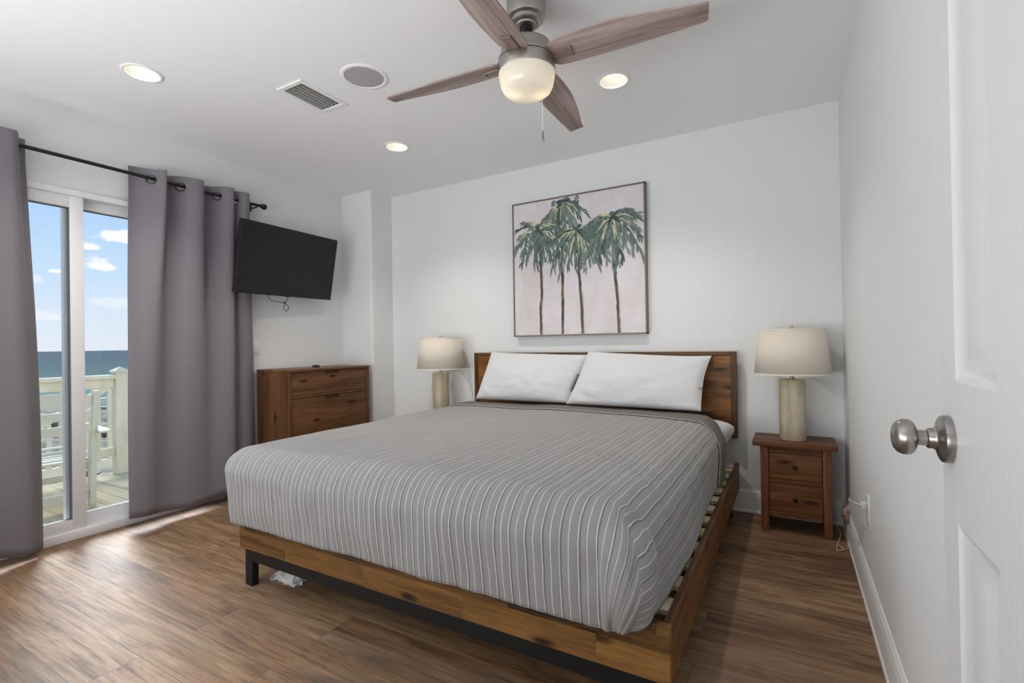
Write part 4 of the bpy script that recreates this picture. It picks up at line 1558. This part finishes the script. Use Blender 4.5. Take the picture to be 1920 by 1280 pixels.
obj('plug', bm, M_cord, pg)
cord = [(XO - 0.028, 2.372, 0.406), (XO - 0.055, 2.42, 0.404), (XO - 0.055, 2.52, 0.385), (XO - 0.045, 2.66, 0.31), (XO - 0.04, 2.78, 0.20), (XO - 0.035, 2.86, 0.10), (XO - 0.035, 2.95, 0.012), (XO - 0.06, 3.02, 0.005), (XO - 0.045, 2.97, 0.005), (XO - 0.075, 2.94, 0.005), (XO - 0.06, 3.06, 0.005), (XO - 0.04, 3.20, 0.006), (XO - 0.05, 3.31, 0.02), (XO - 0.065, 3.338, 0.20), (XO - 0.10, 3.338, 0.30), (0.13, 3.338, 0.36), (0.06, 3.340, 0.44)]
obj('cord', tube(bmesh.new(), spline(cord, 7), 0.0024, 8), M_cord, pg)
M_tag, t, b = mat('paper_tag', srgb(222, 205, 200), 0.8)
co = obj_co(t)
n = t.noise(t.mapping(co, (60, 60, 90)), 1.0, 3.0)
t.l.new(t.ramp(n, [(0.45, srgb(226, 214, 210)), (0.6, srgb(205, 140, 125))]), b.inputs['Base Color'])
tagpts = []
for i in range(5):
    f_ = i / 4
    c_ = Vector((0.209, 2.56, 0.350)).lerp(Vector((0.198, 2.73, 0.235)), f_)
    wd = 0.008 + 0.046 * f_ ** 0.8
    tagpts.append([c_ + Vector((0.68, 0.10, -0.72)) * (wd * (j / 4 - 0.35)) + Vector((0.0, 0.010 * math.sin(i * 1.7 + j * 1.3), 0.0)) for j in range(5)])
bm = bmesh.new()
grid(bm, tagpts)
tg = obj('paper_tag', bm, M_tag, pg, angle=80)
md = tg.modifiers.new('thick', 'SOLIDIFY')
md.thickness = 0.0006
tg['label'] = 'crumpled pink and white paper tag'

# crumpled plastic under the bed
M_plastic = bpy.data.materials.new('clear_plastic')
M_plastic.use_nodes = True
t = NT(M_plastic.node_tree)
b = t.n['Principled BSDF']
b.inputs['Base Color'].default_value = (0.85, 0.85, 0.87, 1)
b.inputs['Roughness'].default_value = 0.22
b.inputs['Alpha'].default_value = 0.42
bm = bmesh.new()
rows = []
for i in range(15):
    row = []
    for j in range(15):
        s, q_ = i / 14 - 0.5, j / 14 - 0.5
        r_ = math.hypot(s, q_)
        z = 0.078 * max(0, 1 - (r_ * 1.9) ** 2) + 0.022 * noise.noise(Vector((s * 9, q_ * 9, 5)))
        row.append(Vector((-2.020 + s * 0.20 + 0.02 * noise.noise(Vector((s * 7, q_ * 7, 1))), 1.470 + q_ * 0.15 + 0.02 * noise.noise(Vector((s * 7, q_ * 7, 9))), max(0.002, z))))
    rows.append(row)
grid(bm, rows)
pw = obj('plastic_wrap', bm, M_plastic, angle=12)
at_base(pw, (-2.02, 1.47, 0))
md = pw.modifiers.new('thick', 'SOLIDIFY')
md.thickness = 0.0008
tag(pw, 'crumpled clear plastic wrap on the floor under the bed foot', 'plastic wrap')

# ------------------------------------------------------------------ open room door at the camera's elbow
DXF = 0.2                                  # face seen by the camera
DYL, DYH = 0.215, 0.976                    # hinge edge, latch edge
bm = bmesh.new()
PAN_Y = [(0.905, 0.748), (0.443, 0.286)]   # latch-side and hinge-side panel columns
PAN_Y = [(0.748, 0.905), (0.286, 0.640)]
PAN_Z = [(0.235, 0.806), (1.006, 1.910)]
ys = sorted({DYL, DYH} | {y for p in PAN_Y for y in p})
zs = sorted({0.008, 2.032} | {z for p in PAN_Z for z in p})


def panel(y0, y1, z0, z1):
    steps = [(0.0, 0.0), (0.006, 0.0025), (0.013, 0.0055), (0.020, 0.0062), (0.030, 0.0062), (0.036, 0.0055), (0.052, 0.0022), (0.056, 0.0018)]
    prev = None
    for ins, dep in steps:
        ring = [bm.verts.new((DXF + dep, y, z)) for y, z in ((y0 + ins, z0 + ins), (y1 - ins, z0 + ins), (y1 - ins, z1 - ins), (y0 + ins, z1 - ins))]
        if prev:
            for k in range(4):
                bm.faces.new((prev[k], prev[(k + 1) % 4], ring[(k + 1) % 4], ring[k]))
        prev = ring
    bm.faces.new(prev)


for i in range(len(ys) - 1):
    for j in range(len(zs) - 1):
        y0, y1, z0, z1 = ys[i], ys[i + 1], zs[j], zs[j + 1]
        if (y0, y1) in PAN_Y and (z0, z1) in PAN_Z:
            panel(y0, y1, z0, z1)
        else:
            bm.faces.new([bm.verts.new((DXF, y, z)) for y, z in ((y0, z0), (y1, z0), (y1, z1), (y0, z1))])
XBK = 0.2355
bk = [(DYL, 0.008), (DYH, 0.008), (DYH, 2.032), (DYL, 2.032)]
F = [bm.verts.new((DXF, y, z)) for y, z in bk]
K = [bm.verts.new((XBK, y, z)) for y, z in bk]
for k in range(4):
    bm.faces.new((F[k], F[(k + 1) % 4], K[(k + 1) % 4], K[k]))
bm.faces.new(K)
bmesh.ops.remove_doubles(bm, verts=bm.verts, dist=0.0002)
d1 = obj('door_1', bm, M_door, smooth=True, angle=20)
at_base(d1, (DXF, DYL, 0))
struct(d1, 'white panel door standing open against the wall at the picture edge', 'door')
KY, KZ = 0.937, 0.919
bm = lathe(bmesh.new(), [(0.0001, 0.1310), (0.009, 0.1315), (0.0175, 0.1335), (0.0232, 0.1378), (0.0262, 0.1435), (0.0268, 0.1490), (0.0258, 0.1540), (0.0222, 0.1582), (0.0165, 0.1607), (0.0125, 0.1618), (0.0115, 0.1632), (0.0115, 0.1735), (0.0145, 0.1745)], 64, (0, KY, KZ), 'X', False)
kb = obj('door_knob', bm, M_knob, d1)
bm = lathe(bmesh.new(), [(0.0115, 0.1725), (0.0140, 0.1735), (0.0150, 0.1750), (0.0150, 0.1800), (0.0165, 0.1830), (0.0215, 0.1855), (0.0290, 0.1875), (0.0335, 0.1900), (0.0345, 0.1930), (0.0345, 0.1998)], 64, (0, KY, KZ), 'X', False)
obj('knob_rose', bm, M_knob, kb)
obj('latch_plate', nbox((0.206, DYH - 0.0005, 0.89), (0.230, DYH + 0.0012, 0.948)), M_knob, d1, smooth=False)

# ------------------------------------------------------------------ outside: deck, railing, chair, dunes, sea
M_dpaint, t, b = mat('weathered_white_paint', srgb(222, 220, 204), 0.8, 0, 0.15)
co = obj_co(t)
n = t.noise(t.mapping(co, (9, 9, 3)), 1.0, 4.0)
t.l.new(t.ramp(n, [(0.3, srgb(214, 206, 180)), (0.7, srgb(232, 225, 202))]), b.inputs['Base Color'])
M_cpaint, t, b = mat('chair_white_paint', srgb(214, 211, 195), 0.7, 0, 0.2)
M_deck, t, b = mat('deck_board', srgb(190, 184, 160), 0.9, 0, 0.1)
co = obj_co(t)
br = t.new('ShaderNodeTexBrick', offset=0.43)
t.l.new(t.mapping(co, loc=(0.35, 0.07, 0)), br.inputs['Vector'])
br.inputs['Color1'].default_value = (0, 0, 0, 1)
br.inputs['Color2'].default_value = (1, 1, 1, 1)
br.inputs['Mortar'].default_value = (0.5, 0.5, 0.5, 1)
br.inputs['Scale'].default_value = 1.0
br.inputs['Mortar Size'].default_value = 0.004
br.inputs['Brick Width'].default_value = 2.4
br.inputs['Row Height'].default_value = 0.14
n = t.noise(t.mapping(co, (1.5, 14, 1)), 1.0, 4.0, 0.6)
bw = t.new('ShaderNodeRGBToBW')
t.l.new(br.outputs[0], bw.inputs[0])
c = t.ramp(t.math('ADD', t.math('MULTIPLY', n, 0.8), t.math('MULTIPLY', bw.outputs[0], 0.25)), [(0.35, srgb(176, 161, 130)), (0.75, srgb(212, 198, 168))])
wear = t.mapr(t.noise(t.mapping(co, (1.2, 5, 1), loc=(3, 1, 0)), 1.0, 3.0), 0.45, 0.6, 0.0, 1.0)
c = t.mix(t.math('MULTIPLY', br.outputs['Fac'], t.math('ADD', 0.25, t.math('MULTIPLY', wear, 0.75))), c, srgb(70, 64, 52))
t.l.new(c, b.inputs['Base Color'])
DZK = -0.15
o = obj('deck_floor', nbox((-5.92, -1.6, DZK - 0.12), (XL - 0.16, 4.2, DZK)), M_deck, smooth=False)
struct(o)

RXX = -5.80
rail = thing('deck_railing', 'white wooden deck railing facing the sea beyond the glass', 'railing', (RXX, 1.2, DZK))
RY1 = 2.27
obj('top_rail', nbox((RXX - 0.06, -1.5, 0.790), (RXX + 0.06, RY1 - 0.045, 0.828), 0.006, 2), M_dpaint, rail)
obj('sub_rail', nbox((RXX - 0.02, -1.5, 0.700), (RXX + 0.02, RY1 - 0.045, 0.789), 0.004, 1), M_dpaint, rail)
obj('bottom_rail', nbox((RXX - 0.02, -1.5, 0.035), (RXX + 0.02, RY1 - 0.045, 0.115), 0.004, 1), M_dpaint, rail)
y = RY1 - 0.19
while y > -1.4:
    obj('baluster', nbox((RXX - 0.022, y - 0.026, 0.1155), (RXX + 0.022, y + 0.026, 0.6995), 0.003, 1), M_dpaint, rail)
    y -= 0.24
bm = nbox((RXX - 0.05, RY1 - 0.045, DZK), (RXX + 0.05, RY1 + 0.055, 0.850), 0.005, 1)
obj('newel_post', bm, M_dpaint, rail)
bm = prism(bmesh.new(), [(-0.062, 0.850), (0.062, 0.850), (0.062, 0.866), (0.0, 0.905), (-0.062, 0.866)], 'X', RXX - 0.062, RXX + 0.062)
for v in bm.verts:
    if v.co.z > 0.9:
        v.co.x = RXX + (v.co.x - RXX) * 0.15
    v.co.y += RY1 + 0.005
obj('post_cap', bm, M_dpaint, rail, smooth=False)

stair = thing('stair_railing', 'white stair railing with close balusters sloping beyond the deck railing', 'railing', (-6.6, 2.3, DZK))
SX = -6.75
for k in range(11):
    y = 2.02 + 0.105 * k
    zt = 0.30 + (y - 2.02) * 0.62
    obj('baluster', nbox((SX - 0.018, y - 0.020, -0.16), (SX + 0.018, y + 0.020, zt - 0.001), 0.003, 1), M_dpaint, stair)
bm = prism(bmesh.new(), [(1.93, 0.245), (3.22, 1.045), (3.22, 1.115), (1.93, 0.315)], 'X', SX - 0.03, SX + 0.03)
obj('handrail', bm, M_dpaint, stair, smooth=False)
obj('bottom_rail', nbox((SX - 0.03, 1.93, -0.24), (SX + 0.03, 3.22, -0.16), 0.004, 1), M_dpaint, stair)
obj('support_post', nbox((SX - 0.05, 3.22, -3.6), (SX + 0.05, 3.32, 1.15), 0.004, 1), M_dpaint, stair)
obj('support_post', nbox((SX - 0.05, 1.83, -3.6), (SX + 0.05, 1.93, 0.36), 0.004, 1), M_dpaint, stair)

# armchair facing the sea: local +X is where the sitter looks
rc = thing('deck_armchair', 'white slatted wooden armchair on the deck facing the sea', 'chair', (-4.98, 1.42, DZK), (0, 0, PI - math.radians(2)))
hw = 0.29
for sy in (-1, 1):
    y = sy * hw
    P = spline([(-0.13, y, 0.0), (-0.15, y, 0.34), (-0.17, y, 0.55), (-0.225, y, 0.905)], 5)
    bm = bmesh.new()
    for a, b_2 in zip(P, P[1:]):
        pass
    poly = [(p.x - 0.030, p.z) for p in P] + [(p.x + 0.030, p.z) for p in P[::-1]]
    prism(bm, poly, 'Y', y - 0.019, y + 0.019)
    bp = obj('back_post', bm, M_cpaint, rc, local=True, smooth=False)
    bm = bmesh.new()
    for z in (0.275, 0.305, 0.085):
        lathe(bm, [(0.0001, y + sy * 0.0200), (0.004, y + sy * 0.0198), (0.004, y + sy * 0.0185)], 10, (-0.142, 0, z), 'Y', False)
    obj('screw_plug', bm, M_slot, bp, local=True)
    obj('front_leg', nbox((0.27, y - 0.018, 0.0), (0.325, y + 0.018, 0.565), 0.003, 1), M_cpaint, rc, local=True)
    poly = [(-0.26, 0.585), (-0.20, 0.600), (0.34, 0.615), (0.37, 0.60), (0.37, 0.58), (0.34, 0.572), (-0.20, 0.570), (-0.26, 0.572)]
    ym = y + sy * 0.045
    obj('armrest', prism(bmesh.new(), poly, 'Y', ym - 0.036, ym + 0.036), M_cpaint, rc, local=True, smooth=False)
for z0, z1, rise in ((0.790, 0.870, 0.030), (0.692, 0.756, 0.0), (0.580, 0.652, 0.0)):
    bm = bmesh.new()
    N = 14
    row = []
    for i in range(N + 1):
        s = i / N
        y = -hw + 0.019 + (2 * hw - 0.038) * s
        bow = -0.030 * math.sin(PI * s)
        xc = -0.195 - (z0 - 0.6) * 0.12 + bow
        zt = z1 + rise * math.sin(PI * s)
        row.append([Vector((xc - 0.010, y, z0)), Vector((xc + 0.010, y, z0)), Vector((xc + 0.010 - 0.008, y, zt)), Vector((xc - 0.010 - 0.008, y, zt)), Vector((xc - 0.010, y, z0))])
    grid(bm, row)
    bmesh.ops.remove_doubles(bm, verts=bm.verts, dist=0.0005)
    bmesh.ops.holes_fill(bm, edges=bm.edges)
    obj('back_slat', bm, M_cpaint, rc, local=True)
for i in range(6):
    x = -0.115 + 0.076 * i
    z = 0.335 + 0.070 * (i / 5) + 0.012 * math.cos(i)
    bm = nbox((x, -hw - 0.010, z), (x + 0.068, hw + 0.010, z + 0.019), 0.004, 2)
    obj('seat_slat', bm, M_cpaint, rc, local=True)
for sy in (-1, 1):
    y = sy * (hw - 0.034)
    obj('seat_rail', prism(bmesh.new(), [(-0.12, 0.28), (0.27, 0.345), (0.27, 0.400), (-0.12, 0.334)], 'Y', y - 0.014, y + 0.014), M_cpaint, rc, local=True, smooth=False)
obj('stretcher', nbox((-0.150, -hw + 0.020, 0.055), (-0.120, hw - 0.020, 0.125), 0.003, 1), M_cpaint, rc, local=True)
obj('stretcher', nbox((0.285, -hw + 0.020, 0.14), (0.310, hw - 0.020, 0.190), 0.003, 1), M_cpaint, rc, local=True)

# dunes, shrubs, sea
M_sand, t, b = mat('dune_sand', (0.5, 0.47, 0.4), 0.95, 0, 0.1)
co = obj_co(t)
n = t.noise(co, 0.55, 6.0, 0.72)
n2 = t.noise(t.mapping(co, (1, 1, 1), loc=(9, 4, 0)), 2.6, 5.0, 0.75)
c = t.ramp(t.math('ADD', t.math('MULTIPLY', n, 0.55), t.math('MULTIPLY', n2, 0.45)), [(0.36, srgb(78, 74, 56)), (0.46, srgb(118, 110, 92)), (0.54, srgb(158, 150, 138)), (0.7, srgb(186, 180, 172))])
t.l.new(c, b.inputs['Base Color'])
GZ = -3.6
bm = bmesh.new()
rows = []
for i in range(90):
    row = []
    for j in range(90):
        x = -5.9 - 52 * (i / 89) ** 1.5
        y = -22 + 62 * j / 89
        row.append(Vector((x, y, GZ + 0.5 * noise.noise(Vector((x * 0.22, y * 0.22, 0))) + 0.2 * noise.noise(Vector((x, y, 4))) - 0.6 * max(0, (-x - 45) / 13))))
    rows.append(row)
grid(bm, rows)
o = obj('dune_ground', bm, M_sand)
struct(o)
M_shrub = [mat('shrub_olive', srgb(104, 104, 66), 0.9)[0], mat('shrub_dry', srgb(134, 122, 92), 0.9)[0], mat('shrub_gray_green', srgb(122, 128, 104), 0.9)[0]]


def shrub(seed, k):
    bm = bmesh.new()
    rr = random.Random(seed)
    for i in range(150):
        a = rr.uniform(0, 2 * PI)
        el = rr.uniform(0.15, 1.45)
        L = rr.uniform(0.35, 0.9)
        d = Vector((math.cos(a) * math.cos(el), math.sin(a) * math.cos(el), math.sin(el)))
        s = d.orthogonal().normalized()
        w_ = rr.uniform(0.02, 0.05)
        p0 = d * L * 0.15
        p1 = d * L * 0.6
        p2 = d * L - Vector((0, 0, 0.12 * L))
        A = bm.verts.new(p0 - s * w_)
        B = bm.verts.new(p0 + s * w_)
        Cc = bm.verts.new(p1 + s * w_)
        D = bm.verts.new(p1 - s * w_)
        E = bm.verts.new(p2)
        bm.faces.new((A, B, Cc, D))
        bm.faces.new((D, Cc, E))
    return obj('dune_shrub', bm, M_shrub[k], local=True, smooth=False)


protos = [shrub(3 + k, k) for k in range(3)]
rr = random.Random(21)
n = 0
spots = []
while len(spots) < 34:
    dist = 14 + 36 * rr.random()
    ang = math.radians(rr.uniform(9.5, 24.5))
    x, y = -math.cos(ang) * dist, math.sin(ang) * dist
    if all(math.hypot(x - a, y - b_) > 2.1 for a, b_ in spots):
        spots.append((x, y))
for k, (x, y) in enumerate(spots):
    if k < 3:
        s = protos[k]
    else:
        s = protos[k % 3].copy()
        COL.objects.link(s)
    s.location = (x, y, GZ - 0.05 + 0.5 * noise.noise(Vector((x * 0.22, y * 0.22, 0))))
    sc_ = rr.uniform(0.6, 1.05)
    s.scale = (sc_ * 1.2, sc_ * 1.2, sc_ * 0.8)
    s.rotation_euler = (0, 0, rr.uniform(0, 6))
    tag(s, 'low olive dune shrub growing on the sand behind the deck railing', 'shrub', 'dune shrubs on the sand')

M_sea, t, b = mat('sea_water', srgb(92, 122, 134), 0.7, 0, 0.0)
co = obj_co(t)
sp = t.new('ShaderNodeSeparateXYZ')
t.l.new(co, sp.inputs[0])
ds = t.mapr(sp.outputs[0], -900.0, -55.0, 0.0, 1.0)
wv = t.noise(t.mapping(co, (0.22, 0.05, 1)), 1.0, 6.0, 0.7)
c = t.ramp(t.math('POWER', ds, 4.0), [(0.0, srgb(98, 108, 112)), (0.5, srgb(100, 114, 112)), (0.85, srgb(112, 134, 126)), (1.0, srgb(138, 152, 142))])
c = t.mix(t.mapr(wv, 0.40, 0.62, 0.0, 0.45), c, srgb(74, 88, 92))
foam = t.noise(t.mapping(co, (0.30, 0.06, 1), loc=(5, 0, 0)), 1.0, 5.0, 0.7)
c = t.mix(t.math('MULTIPLY', t.mapr(foam, 0.60, 0.68), t.mapr(sp.outputs[0], -95.0, -60.0)), c, srgb(235, 238, 238))
t.l.new(c, b.inputs['Base Color'])
bm = bmesh.new()
vs = [bm.verts.new(p) for p in ((-52, -9000, GZ - 0.45), (-52, 9000, GZ - 0.45), (-12000, 9000, GZ - 0.45), (-12000, -9000, GZ - 0.45))]
bm.faces.new(vs)
o = obj('sea', bm, M_sea, smooth=False)
struct(o)
